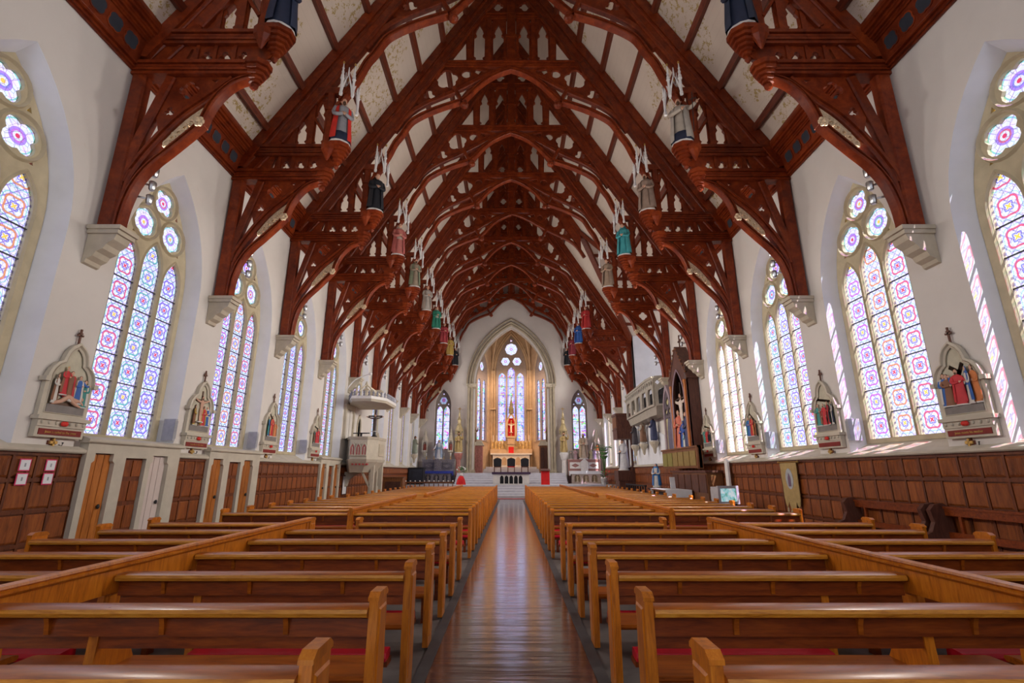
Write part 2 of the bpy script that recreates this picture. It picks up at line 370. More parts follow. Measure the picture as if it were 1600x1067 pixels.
# --- windows of the side walls (local frame: x along wall, y outward, z up)
W_Z0, W_SP, W_AP = 2.20, 5.25, 7.48
LIGHTS = [(-.6, .245, 5.88), (0, .25, 6.05), (.6, .245, 5.88)]
CIRC = [(0, 7.0, .345), (-.385, 6.37, .35), (.385, 6.37, .35)]
def light_outline(c, hw, z0, top): return pointed(hw, z0, top - .55, top, 5, c)
def win_meshes(lob):
    tr = MB()
    outer = pointed(1.03, W_Z0 - .09, W_SP, W_AP + .02, 9)
    holes = [light_outline(c, hw, W_Z0, tp) for c, hw, tp in LIGHTS] + [foil((c, z), r * .84, lob[i], 6, PI / 4 if lob[i] == 4 else PI / 6) for i, (c, z, r) in enumerate(CIRC)]
    holes += [[(.60, 6.05), (.66, 6.05), (.63, 6.12)], [(-.66, 6.05), (-.60, 6.05), (-.63, 6.12)], [(.36, 6.80), (.44, 6.80), (.40, 6.89)], [(-.44, 6.80), (-.36, 6.80), (-.40, 6.89)]]
    tr.plate(outer, holes, lambda p, q, t: (p, t, q), -.035, .03)
    # raised mouldings: rims of the circles, light heads, mullions
    for c, z, r in CIRC: tr.sweep([(c + r * math.cos(a), -.035, z + r * math.sin(a)) for a in [2 * PI * i / 20 for i in range(20)]], [(-.03, 0), (0, -.05), (.03, 0)], (0, 1, 0), True)
    for c, hw, tp in LIGHTS:
        pth = [(p, -.035, q) for p, q in pointed(hw + .026, W_Z0, tp - .55, tp + .05, 6, c)[1:]] + [(c - hw - .026, -.035, W_Z0)]
        tr.sweep(pth, [(-.022, 0), (0, -.03), (.022, 0)], (0, 1, 0))
    trace = tr.mesh('tracery', M['tracery'], .5)
    rv = MB(); a = pointed(1.03, W_Z0 - .08, W_SP, W_AP, 9); b = pointed(1.16, 1.93, W_SP + .02, 7.70, 9); n = len(a)
    v = [(p, 0, q) for p, q in a] + [(p, -.31, q) for p, q in b]
    rv.add(v, [(i, (i + 1) % n, (i + 1) % n + n, i + n) for i in range(1, n)])
    sill = MB().add([(-1.03, 0, W_Z0 - .08), (1.03, 0, W_Z0 - .08), (1.16, -.31, 1.93), (-1.16, -.31, 1.93)], [(0, 1, 2, 3)])
    return trace, rv.mesh('reveal', M['reveal'], .5), sill.mesh('sill', M['cream'], 0)
WINM = {4: win_meshes((4, 4, 4)), 6: win_meshes((4, 6, 6))}
UV = lambda co: (co.x, co.z)
PANE = {k: MB().add([(-.25, 0, -.24), (.25, 0, -.24), (.25, 0, .24), (-.25, 0, .24)], [(0, 1, 2, 3)]).mesh('pane', M[k], 0, UV) for k in ('glass', 'glassr')}
def flat(o, mat, off=(0, 0)):
    m = MB(); tri = tessellate_polygon([[Vector((p[0], p[1], 0)) for p in o]]); m.add([(p, 0, q) for p, q in o], [tuple(t) for t in tri])
    return m.mesh('pane', mat, 0, lambda co: (co.x - off[0], co.z - off[1]))
HEADS = {k: [flat(pointed(hw, -.25, (tp - .55) - 5.33, tp - 5.33, 5), M[k]) for c, hw, tp in LIGHTS] for k in ('glass', 'glassr')}
FOILP = flat(circ((0, 0), .33, 18), M['glassfoil'])
LONG = {k: [flat(pointed(hw, W_Z0, tp - .55, tp, 5), M[k]) for c, hw, tp in LIGHTS] for k in ('glass', 'glassr')}
BAR = MB().box(-.25, .25, -.02, .005, -.009, .009).mesh('saddle_bar', M['iron'], 0)
BPAN = flat(circ((0, 0), .05, 6), M['glassfoil'])
HUES = [(.72, .06, .14, 1), (.55, .10, .60, 1), (.10, .45, .40, 1), (.75, .25, .06, 1), (.20, .15, .70, 1)]
wn = [0]
def side_window(side, n, detail=True, short=False):
    wn[0] += 1
    yc = YN(n) + DY / 2
    w = struct('window_%d' % wn[0], None, (side * 7.31, yc, 0), PI / 2 if side < 0 else -PI / 2)
    tr, rv, sl = WINM[4 if n == -1 else 6]
    obj('tracery', tr, w); obj('reveal', rv, w); obj('sill', sl, w)
    gk = 'glass' if side < 0 else 'glassr'
    for i, (c, hw, tp) in enumerate(LIGHTS):
        hue = HUES[(i * 2 + n + (1 if side > 0 else 0)) % 5]
        if detail:
            for j in range(6):
                p = obj('pane', PANE[gk], w, (c, 0, W_Z0 + .24 + .48 * j)); p.color = hue
                obj('saddle_bar', BAR, w, (c, 0, W_Z0 + .48 + .48 * j))
            p = obj('pane', HEADS[gk][i], w, (c, 0, 5.33)); p.color = hue
        else:
            p = obj('pane', LONG[gk][i], w, (c, 0, 0)); p.color = hue
    for i, (c, z, r) in enumerate(CIRC):
        p = obj('pane', FOILP, w, (c, .01, z)); p.color = HUES[(i + n) % 5]
    for c, z in ((.63, 6.08), (-.63, 6.08), (.4, 6.83), (-.4, 6.83)): obj('pane', BPAN, w, (c, .012, z)).color = HUES[2]
    portal((side * 7.42, yc, 4.75), 2.0, 5.4, (0, yc, 4.75))
    return w
L_WIN = [-4, -3, -2, -1, 0, 1, 2, 3, 4, 5, 6, 7, 8]
R_WIN = [-4, -3, -2, -1, 0, 1, 2, 6, 7, 8]
for n in L_WIN:
    if n >= -1: side_window(-1, n, n <= 3)
for n in R_WIN:
    if n >= -1: side_window(1, n, n <= 2)

# --- side walls
def wall_holes(ns): return [[(p + YN(n) + DY / 2, q) for p, q in pointed(1.16, 1.93, W_SP + .02, 7.70, 9)] for n in ns if n >= -1]
fl_ = lambda p, q, t: (-t, p, q)
fr_ = lambda p, q, t: (t, p, q)
wl = struct('wall_left', MB().plate([(YB, 0), (YE + .3, 0), (YE + .3, 9.2), (YB, 9.2)], wall_holes(L_WIN), fl_, 7.0, 7.04).mesh('wall_left', M['plaster'], 0))
TR0, TR1 = YN(4) + .30, YN(6) - .30
wr = struct('wall_right', MB().plate([(YB, 0), (YE + .3, 0), (YE + .3, 9.2), (TR1, 9.2), (TR1, 4.3), (TR0, 4.3), (TR0, 9.2), (YB, 9.2)], wall_holes(R_WIN), fr_, 7.0, 7.04).mesh('wall_right', M['plaster'], 0))
# back wall behind the camera, with a great window added for fill light
bw = struct('wall_back', MB().plate([(-7.2, 0), (7.2, 0), (7.2, 9.2), (0, 20.6), (-7.2, 9.2)], [pointed(4.6, 3.6, 8.0, 13.0, 8)], lambda p, q, t: (p, t, q), YB - .2, YB).mesh('wall_back', M['plaster_end'], 0))
portal((0, YB - .3, 8.3), 9.2, 9.6, (0, 0, 8.3))

# --- roof: boarded ceiling, purlins
XV = 3.78
def roof_side(s):
    f = lambda p, q, t: (s * q, p, RZ(q) + t)
    out = [(YB - .2, -.0), (YE + .3, 0), (YE + .3, 7.25), (YB - .2, 7.25)]
    if s > 0: out = [(YB - .2, 0), (YE + .3, 0), (YE + .3, 7.25), (YN(6) - .05, 7.25), (YN(5), XV), (YN(4) + .05, 7.25), (YB - .2, 7.25)]
    return MB().plate(out, [], f, .02, .12)
ce = struct('ceiling', None)
for s in (-1, 1): obj('boarding', roof_side(s).mesh('boarding', M['roof'], 0), ce)
PUR = MB().box(-.075, .075, .15, DY - .15, -.14, .03).mesh('purlin', M['purlin'], 0)
ang = math.atan(1.635)
for s in (-1, 1):
    for n in range(-2, 10):
        for i, x in enumerate([6.35 - .775 * j for j in range(8)]):
            if s > 0 and n in (4, 5):
                # purlins stop at the transept valley
                if x > XV + .2: continue
            o = obj('purlin', PUR, ce, (s * x, YN(n), RZ(x) - .0)); o.rotation_euler = (0, s * ang, 0)
ridge = obj('ridge_beam', MB().box(-.14, .14, YB, YE, 20.1, 20.4).mesh('ridge_beam', M['purlin'], 0), ce)

# --- transept opening off the right wall
tx = 11.0
tw = struct('wall_transept', None)
ym = YN(5); zr = RZ(XV)
obj('return_wall', MB().plate([(7.0, 0), (tx, 0), (tx, 9.2), (7.0, 9.2)], [], lambda p, q, t: (p, t, q), TR1, TR1 + .2).mesh('return_wall', M['reveal'], 0), tw)
obj('return_wall', MB().plate([(7.04, 0), (tx, 0), (tx, 9.2), (7.04, 9.2)], [], lambda p, q, t: (p, t, q), TR0 - .2, TR0).mesh('return_wall', M['reveal'], 0), tw)
obj('gable_wall', MB().plate([(TR0 - .3, 0), (TR1 + .3, 0), (TR1 + .3, 9.2), (ym, zr + .3), (TR0 - .3, 9.2)], [pointed(1.6, 5.2, 8.2, 10.8, 8, ym)], fr_, tx, tx + .2).mesh('gable_wall', M['plaster'], 0), tw)
obj('gallery_floor', MB().box(6.9, tx, TR0, TR1, 4.1, 4.3).mesh('gallery_floor', M['panel'], 0), tw)
zo = RZ(7.2)
for a, nm in ((YN(4), 0), (YN(6), 1)):
    obj('boarding', MB().add([(7.2, a, zo), (tx + .2, a, zo), (tx + .2, ym, zr), (XV, ym, zr)], [(0, 1, 2, 3)]).mesh('boarding', M['roof'], 0), tw)
    obj('valley_rafter', MB().sweep([(7.0, a + (.1 if a < ym else -.1), RZ(7.0) - .1), (XV, ym, zr - .1)], [(-.14, -.14), (.14, -.14), (.14, .14), (-.14, .14)], (0, 0, 1)).mesh('valley_rafter', M['purlin'], 0), tw)
    sg = 1 if a < ym else -1
    for j in range(1, 5):
        k = j / 5; yy = a + (ym - a) * k; zz = zo + (zr - zo) * k; xx = 7.2 + (XV - 7.2) * k
        obj('purlin', MB().box(xx, tx, yy - .07, yy + .07, zz - .14, zz).mesh('purlin', M['purlin'], 0), tw)
portal((tx + .3, ym, 8.0), 3.4, 6, (0, ym, 8.0))

# --- cornice with quatrefoil hollows, their shade painted as dark plates
def cornice_bay(s):
    m = MB()
    prof = [(6.99, 8.70), (6.95, 8.70), (6.95, 8.73), (6.91, 8.73), (6.91, 8.77), (6.935, 8.78), (6.935, 8.80), (6.89, 8.81), (6.89, 8.85), (6.885, 8.86), (6.80, 9.28), (6.77, 9.28), (6.77, 9.32), (6.745, 9.33), (6.745, 9.37), (6.70, 9.37), (6.70, 9.42), (6.675, 9.43), (6.675, 9.48), (6.62, 9.48), (6.62, 9.54), (6.585, 9.55), (6.585, 9.62), (6.60, 9.72), (6.99, 9.30)]
    n = len(prof); v = [(s * x, .14, z) for x, z in prof] + [(s * x, DY - .14, z) for x, z in prof]
    m.add(v, [(i, (i + 1) % n, (i + 1) % n + n, i + n) for i in range(n)])
    return m.mesh('cornice', M['truss'], 0)
CORN = {s: cornice_bay(s) for s in (-1, 1)}
QF = MB().plate(foil((0, 0), .15, 4, 5, PI / 4, .58), [], lambda p, q, t: (t, p, q), -.012, .012).mesh('quatrefoil_shade', M['slate'], 0)
QR = MB().sweep([(0, p, q) for p, q in foil((0, 0), .16, 4, 5, PI / 4, .58)], [(-.012, -.015), (.012, -.015), (.012, .012), (-.012, .012)], (1, 0, 0), True).mesh('quatrefoil_rim', M['truss'], 0)
tn = 0
tilt = math.atan2(.085, .42)
for s in (-1, 1):
    for n in range(-2, 9):
        if s > 0 and n in (4, 5): continue
        tn += 1; t = struct('trim_%d' % tn, CORN[s], (0, YN(n), 0)); t['label'] = 'moulded timber cornice under the roof boards'
        for j in range(8):
            if n < -1 or n > 4: continue
            for me_, nm in ((QF, 'quatrefoil_shade'), (QR, 'quatrefoil_rim')):
                o = obj(nm, me_, t, (s * 6.842, .42 + .354 * j, 9.07)); o.rotation_euler = (0, s * tilt * -1, 0)

# --- string course and oak wainscot
def wains(s, n, y0, y1, top, cnt, solid=False):
    global tn
    tn += 1
    X = lambda d: s * (7.0 - d)
    def bx(d0, d1, a, b, z0, z1): return MB().box(min(X(d0), X(d1)), max(X(d0), X(d1)), a, b, z0, z1)
    t = struct('trim_%d' % tn, bx(0, .03, y0, y1, 0, top).mesh('wainscot', M['paneldark'], 0)); t['label'] = 'oak wainscot along the wall'
    L = (y1 - y0) / cnt
    # rails
    rl = MB()
    for z in (.0, .52, .98, 1.42, top - .05): 
        b = bx(.03, .055, y0, y1, z, z + .05); rl.add(b.v, b.f)
    obj('rail', rl.mesh('rail', M['paneldark'], 0), t)
    key = (s, round(L, 3))
    if key not in PCACHE:
        pm = []
        for (z0, z1, lin) in ((.08, .50, 0), (.59, .96, 0), (1.05, 1.40, 0), (1.49, top - .07, 1)):
            m = MB(); x0, x1, x2 = X(.028), X(.038), X(.052); a, b = .02, L - .02
            m.add([(x1, a, z0), (x1, b, z0), (x1, b, z1), (x1, a, z1), (x2, a + .025, z0 + .025), (x2, b - .025, z0 + .025), (x2, b - .025, z1 - .025), (x2, a + .025, z1 - .025)],
                  [(0, 1, 5, 4), (1, 2, 6, 5), (2, 3, 7, 6), (3, 0, 4, 7), (4, 5, 6, 7)])
            if lin:
                for q in range(4):
                    yy = a + .05 + (b - a - .1) * (q + .5) / 4
                    m.add([(x2, yy - .022, z0 + .03), (X(.072), yy, z0 + .045), (x2, yy + .022, z0 + .03), (x2, yy - .022, z1 - .03), (X(.072), yy, z1 - .045), (x2, yy + .022, z1 - .03)], [(0, 1, 4, 3), (1, 2, 5, 4), (0, 1, 2), (3, 4, 5)])
            pm.append(m.mesh('panel', M['panel'], 0))
        PCACHE[key] = pm
    st = MB()
    for j in range(cnt + 1):
        b = bx(.03, .05, max(y0, y0 + j * L - .018), min(y1, y0 + j * L + .018), 0, top); st.add(b.v, b.f)
    o = obj('stile', st.mesh('stile', M['paneldark'], 0), t)
    if n <= 4:
        for j in range(cnt):
            for p in PCACHE[key]: obj('panel', p, t, (0, y0 + j * L, 0))
    else:
        m = MB()
        for j in range(cnt):
            for p in PCACHE[key]: m.add([(v.co.x, v.co.y + y0 + j * L, v.co.z) for v in p.vertices], [tuple(q.vertices) for q in p.polygons])
        o = obj('panel', m.mesh('panel', M['panel'], 0), t); o['kind'] = 'stuff'
    return t
PCACHE = {}
def course(s, y0, y1, z):
    m = MB(); X = lambda d: s * (7.0 - d)
    prof = [(0, z), (.10, z), (.12, z + .02), (.12, z + .055), (.09, z + .075), (.02, z + .11), (0, z + .11)]; k = len(prof)
    m.add([(X(d), y0, q) for d, q in prof] + [(X(d), y1, q) for d, q in prof], [(i, (i + 1) % k, (i + 1) % k + k, i + k) for i in range(k)] + [tuple(range(k)), tuple(range(k, 2 * k))])
    return m
STOP = 1.84
CONF = {0: (8.03, 10.30), 1: (11.32, 13.60), 3: (18.0, 20.1)}
for n in range(-2, 9):
    a, b = YN(n) , YN(n + 1)
    wains(1, n, a, b, STOP, 9)
    tn += 1; struct('trim_%d' % tn, course(1, a, b, STOP).mesh('string_course', M['cream'], .3))
segs = [(-2, .8, CONF[0][0], 20)] + [(1, CONF[0][1], CONF[1][0], 3), (2, CONF[1][1], CONF[3][0], 13), (4, CONF[3][1], YN(6), 19), (6, YN(6), YE - .6, 27)]
for n, a, b, c in segs:
    wains(-1, n, a, b, STOP, c); tn += 1
    struct('trim_%d' % tn, course(-1, a, b, STOP).mesh('string_course', M['cream'], .3))

# --- confessional fronts set in the left wall: stone surround, two shouldered doors, oak panel between
dn = 0
def confessional(n, near_open):
    global tn, dn
    y0, y1 = CONF[n]; W_ = y1 - y0; tn += 1
    sh = lambda a, b: [(a, 0), (b, 0), (b, 1.70), (b - .05, 1.74), (b - .05, 1.86), (a + .05, 1.86), (a + .05, 1.74), (a, 1.70)]
    d1 = sh(.12, .60); pn = [(.84, 0), (1.34, 0), (1.34, 1.80), (.84, 1.80)]; d2 = sh(1.46, 1.96)
    t = struct('trim_%d' % tn, MB().plate([(0, 0), (W_, 0), (W_, 2.02), (0, 2.02)], [d1, pn, d2], lambda p, q, k: (-7.0 + k, y0 + p, q), -.02, .13).mesh('confessional_surround', M['cream'], 0))
    t['label'] = 'cream stone surround of a confessional below the window'
    m = course(-1, y0 - .06, y1 + .06, 2.02); m.v = [(x + (.06 if x > -6.95 else 0), y, z) for x, y, z in m.v]
    obj('cap_moulding', m.mesh('cap_moulding', M['cream'], .3), t)
    for a, b, mt in ((.14, .58, 'door'), (1.48, 1.94, 'doorpink' if near_open else 'door')):
        dn += 1
        d = struct('door_%d' % dn, MB().box(-6.985, -6.945, y0 + a - .02, y0 + b + .02, 0.02, 1.85).mesh('door', M[mt], 0)); d['label'] = 'plank confessional door in its cream stone frame'
        for j in range(3):
            ya = y0 + a + (b - a) * j / 3
            obj('plank', MB().box(-6.945, -6.935, ya + .006, ya + (b - a) / 3 - .006, .03, 1.84).mesh('plank', M[mt], 0), d)
        obj('handle', MB().ell((-6.91, y0 + b - .09, 1.0), (.025, .025, .04)).lathe([(.03, -.002), (.03, .002)], (-6.93, y0 + b - .09, 1.0), 8).mesh('handle', M['iron']), d)
    p = obj('oak_panel', MB().box(-6.985, -6.945, y0 + .83, y0 + 1.35, 0, 1.81).mesh('oak_panel', M['paneldark'], 0), t)
    for z0, z1 in ((.1, .52), (.6, .98), (1.06, 1.40), (1.48, 1.76)):
        for j in range(2):
            ya = y0 + .86 + .24 * j
            obj('panel', MB().box(-6.945, -6.928, ya + .01, ya + .22, z0, z1).mesh('panel', M['panel'], 0), p)
confessional(0, True); confessional(1, False); confessional(3, False)

# --- end wall with the chancel arch and two side windows
SWX, SWH = 5.28, .62
ew = struct('wall_end', MB().plate([(-7.2, 0), (-2.82, 0)] + [(-x, z) for x, z in arch_path(2.82, 8.15, 12.85, 12)] + [(2.82, 0), (7.2, 0), (7.2, 9.3), (0, 20.6), (-7.2, 9.3)],
            [pointed(SWH, 3.2, 6.6, 7.85, 8, -SWX), pointed(SWH, 3.2, 6.6, 7.85, 8, SWX)], lambda p, q, t: (p, t, q), YE, YE + .45).mesh('wall_end', M['plaster_end'], 0))
roll = lambda r: [(r * math.cos(2 * PI * i / 8), r * math.sin(2 * PI * i / 8)) for i in range(8)]
for hw, ap, yy, r in ((2.86, 12.92, YE + .1, .10), (3.06, 13.12, YE - .0, .09), (3.24, 13.32, YE - .05, .09), (3.46, 13.60, YE - .05, .07)):
    obj('arch_moulding', MB().sweep([(x, yy, z) for x, z in arch_path(hw, 8.15, ap, 14)], roll(r), (0, 1, 0)).mesh('arch_moulding', M['archstone']), ew)
for s in (-1, 1):
    for x, yy, r in ((2.86, YE + .1, .10), (3.08, YE - .03, .11), (3.3, YE - .1, .10)):
        obj('shaft', MB().lathe([(r * 1.7, 0), (r * 1.7, .12), (r * 1.2, .2), (r, .3), (r, 6.35), (r * 1.3, 6.42), (r * 1.1, 6.48), (r * 1.8, 6.62), (r * 1.8, 6.7)], (s * x, yy, 1.5), 10).mesh('shaft', M['archstone']), ew)
    obj('capital', MB().box(s * 3.08 - .42, s * 3.08 + .42, YE - .22, YE + .2, 8.1, 8.26).box(s * 3.08 - .36, s * 3.08 + .36, YE - .18, YE + .2, 8.0, 8.1).mesh('capital', M['stone'], 0), ew)
    # side window
    wn[0] += 1; w = struct('window_%d' % wn[0], None, (s * SWX, YE + .3, 0))
    L2 = [(-.27, .22, 6.55), (.27, .22, 6.55)]
    tr = MB().plate(pointed(SWH + .03, 3.15, 6.6, 7.87, 8), [pointed(h, 3.3, tp - .4, tp, 5, c) for c, h, tp in L2] + [foil((0, 6.98), .30, 6, 5)] + [circ((0, 7.5), .06, 6), circ((-.38, 6.7), .05, 6), circ((.38, 6.7), .05, 6)], None, -.06, .04)
    obj('tracery', tr.mesh('tracery', paint((.26, .22, .20)), 0), w)
    for c, h, tp in L2:
        o = obj('pane', flat(pointed(h, 3.3, tp - .4, tp, 5), M['glasspic'], (0, -7 * s + c * 9)), w, (c, .0, 0))
        for j in range(5): obj('saddle_bar', BAR, w, (c, -.01, 3.85 + .5 * j), sc=(1.1, 1, 1.2))
    obj('pane', flat(circ((0, 0), .32, 16), M['glassfoil']), w, (0, .0, 6.98)).color = HUES[3]
    obj('pane', flat(circ((0, 0), .55, 16), M['glassfoil']), w, (0, .02, 7.05)).color = HUES[3]
    portal((s * SWX, YE + .6, 5.5), 1.4, 4.8, (s * SWX, 0, 5.5))

# --- apse behind the arch
AP = [(3.45, YE + .45), (3.45, 39.6), (1.72, 43.0)]
def awin(parent, hw, z0, spring, apex, L2, C2, ptag):
    holes = [pointed(h, z0, tp - .5, tp, 5, c) for c, h, tp in L2] + [foil((c, z), r, lb, 5) for c, z, r, lb in C2]
    tr = MB().plate(pointed(hw, z0 - .1, spring, apex, 9), holes, None, -.08, .05)
    for c, z, r, lb in C2: tr.sweep([(c + (r + .05) * math.cos(a), -.08, z + (r + .05) * math.sin(a)) for a in [2 * PI * i / 18 for i in range(18)]], [(-.03, 0), (0, -.04), (.03, 0)], (0, 1, 0), True)
    obj('tracery', tr.mesh('tracery', paint((.30, .24, .22)), 0), parent)
    for c, h, tp in L2:
        obj('pane', flat(pointed(h, z0, tp - .5, tp, 5), M['glasspic'], (0, c * 5 + ptag)), parent, (c, 0, 0))
        for j in range(int((tp - z0) / .8)): obj('saddle_bar', BAR, parent, (c, -.01, z0 + .8 + .8 * j), sc=(h / .19, 1, 1.3))
    for c, z, r, lb in C2: obj('pane', flat(circ((0, 0), r + .02, 16), M['glassfoil']), parent, (c, 0, z), sc=(1, 1, 1)).color = HUES[1]
def aset(cx, cy, rz, width, hw, z0, spring, apex, L2, C2, k):
    w_ = struct('wall_apse_%d' % k, MB().plate([(-width / 2, 1.0), (width / 2, 1.0), (width / 2, 15.5), (-width / 2, 15.5)], [pointed(hw, z0 - .1, spring, apex, 9)], None, 0, .2).mesh('wall_apse', M['apse'], 0), (cx, cy, 0), rz)
    for q, g in ((.14, .09), (.30, .07)):
        pp = [(x, -.03, z) for x, z in arch_path(hw + q, spring, apex + q * 1.6, 10)]; pp = [(hw + q, -.03, z0 - .1)] + pp + [(-hw - q, -.03, z0 - .1)]
        obj('arch_moulding', MB().sweep(pp, roll(g), (0, 1, 0)).mesh('arch_moulding', M['apse']), w_)
    wn[0] += 1; w = struct('window_%d' % wn[0], None, (cx, cy, 0), rz)
    awin(w, hw, z0, spring, apex, L2, C2, k * 3.3)
    d = Vector((-math.sin(rz), math.cos(rz), 0)); portal(Vector((cx, cy, (z0 + apex) / 2)) + d * .4, hw * 2, apex - z0, Vector((cx, cy, (z0 + apex) / 2)) - d)
aset(0, 43.0, 0, 3.5, 1.36, 4.2, 10.3, 13.7, [(-.82, .33, 10.25), (0, .33, 10.75), (.82, .33, 10.25)], [(0, 13.25, .12, 3), (0, 12.45, .56, 8), (-.52, 11.3, .40, 6), (.52, 11.3, .40, 6)], 1)
for s in (-1, 1):
    a, b = Vector((s * 3.45, 39.6)), Vector((s * 1.72, 43.0)); c = (a + b) / 2; d = (b - a); rz = math.atan2(d.y, d.x) if s < 0 else math.atan2(-d.y, -d.x)
    aset(c.x, c.y, rz, d.length + .05, .92, 4.2, 9.6, 12.0, [(-.42, .30, 9.4), (.42, .30, 9.4)], [(0, 10.5, .42, 6)], 2 if s < 0 else 3)
    st = struct('wall_chancel_%d' % (1 if s < 0 else 2), MB().box(min(s * 3.45, s * 3.65), max(s * 3.45, s * 3.65), YE + .4, 39.7, .8, 15.5).mesh('wall_chancel', M['apse'], 0))
    for (x, y) in ((s * 3.38, 39.6), (s * 1.70, 42.9)):
        tn += 1; t = struct('trim_%d' % tn, MB().lathe([(.2, 0), (.2, .3), (.11, .4), (.11, 8.4), (.16, 8.5), (.13, 8.6), (.22, 8.85), (.22, 8.95)], (x, y, 1.5), 10).mesh('apse_shaft', M['apse'])); t['label'] = 'slender honey stone shaft in the apse'
        for q in (-.2, .2):
            obj('side_shaft', MB().lathe([(.12, 0), (.12, .3), (.06, .4), (.06, 8.5), (.12, 8.8), (.12, 8.95)], (x + q, y - .05, 1.5), 8).mesh('side_shaft', M['apse']), t)
        obj('annulet', MB().box(x - .32, x + .32, y - .2, y + .1, 6.9, 7.02).mesh('annulet', M['apse'], 0), t)
        obj('vault_rib', MB().sweep(spline([(x, y, 10.4), (x * .95, y - .15, 11.8), (x * .75, y - .7, 13.4), (x * .35, y - 1.7, 14.8), (0, 40.2, 15.3)], 4), roll(.10), (s * -.6, .8, 0)).mesh('vault_rib', M['apse']), t)
struct('ceiling_apse', MB().box(-3.8, 3.8, YE + .3, 43.3, 15.4, 15.6).mesh('ceiling_apse', M['apse'], 0))

# --- steps up to the sanctuary
def step(name, x0, x1, y0, y1, z0, z1, mt='steps'):
    return MB().box(x0, x1, y0, y1, z0, z1).box(x0 - .0, x1 + .0, y0 - .03, y0 + .02, z1 - .045, z1 + .0).mesh(name, M[mt], 0)
ste = struct('floor_sanctuary', MB().box(-6.98, 6.98, 33.0, YE + .1, 0, .78).mesh('floor_sanctuary', M['steps'], 0)); ste['label'] = 'blue white marble floor and steps of the sanctuary'
for i in range(5): obj('step', step('step', -6.9, 6.9, 31.35 + .34 * i, 33.2, 0, .156 * (i + 1)), ste)
for i in range(5): obj('step', step('step', -3.9 + .0 * i, 3.9, 34.6 + .34 * i, YE + .1, .7, .78 + .148 * (i + 1)), ste)
obj('chancel_floor', MB().box(-3.5, 3.5, YE - .9, 43.2, .7, 1.52).mesh('chancel_floor', M['steps'], 0), ste)
for i in range(3): obj('step', step('step', -2.4 + .15 * i, 2.4 - .15 * i, 40.4 + .35 * i, 43.0, 1.5, 1.52 + .16 * (i + 1)), ste)
# ================================================================== ROOF TRUSSES (local: x across, y along, z up; right half is x > 0)
def mould(x0, x1, z0, z1, y=.19):
    # moulded beam: three fillets of different projection
    m = MB(); h = z1 - z0
    for a, b, d in ((0, .20, .035), (.20, .26, .06), (.26, .44, .02), (.44, .50, .055), (.50, .66, .03), (.66, .72, .05), (.72, .90, .0), (.90, 1, .015)): m.box(x0, x1, -y + d, y - d, z0 + h * a, z0 + h * b)
    return m
def steps_(l):
    # stepped profile: each slab (radius, z0, z1) keeps its own vertical face
    return [p for r_, a, b in l for p in ((r_, a), (r_, b))]
RG = lambda w, d: [(-w, -d + .02), (-w + .02, -d), (-w * .25, -d), (-w * .15, -d + .035), (w * .25, -d + .035), (w * .35, -d), (w - .02, -d), (w, -d + .02), (w, d - .02), (w - .02, d), (-w + .02, d), (-w, d - .02)]
RP = lambda w, d, c=.04: [(-w, -d + c), (-w + c, -d), (w - c, -d), (w, -d + c), (w, d - c), (w - c, d), (-w + c, d), (-w, d - c)]
def P3(l, y=0): return [(p[0], y, p[1]) for p in l]
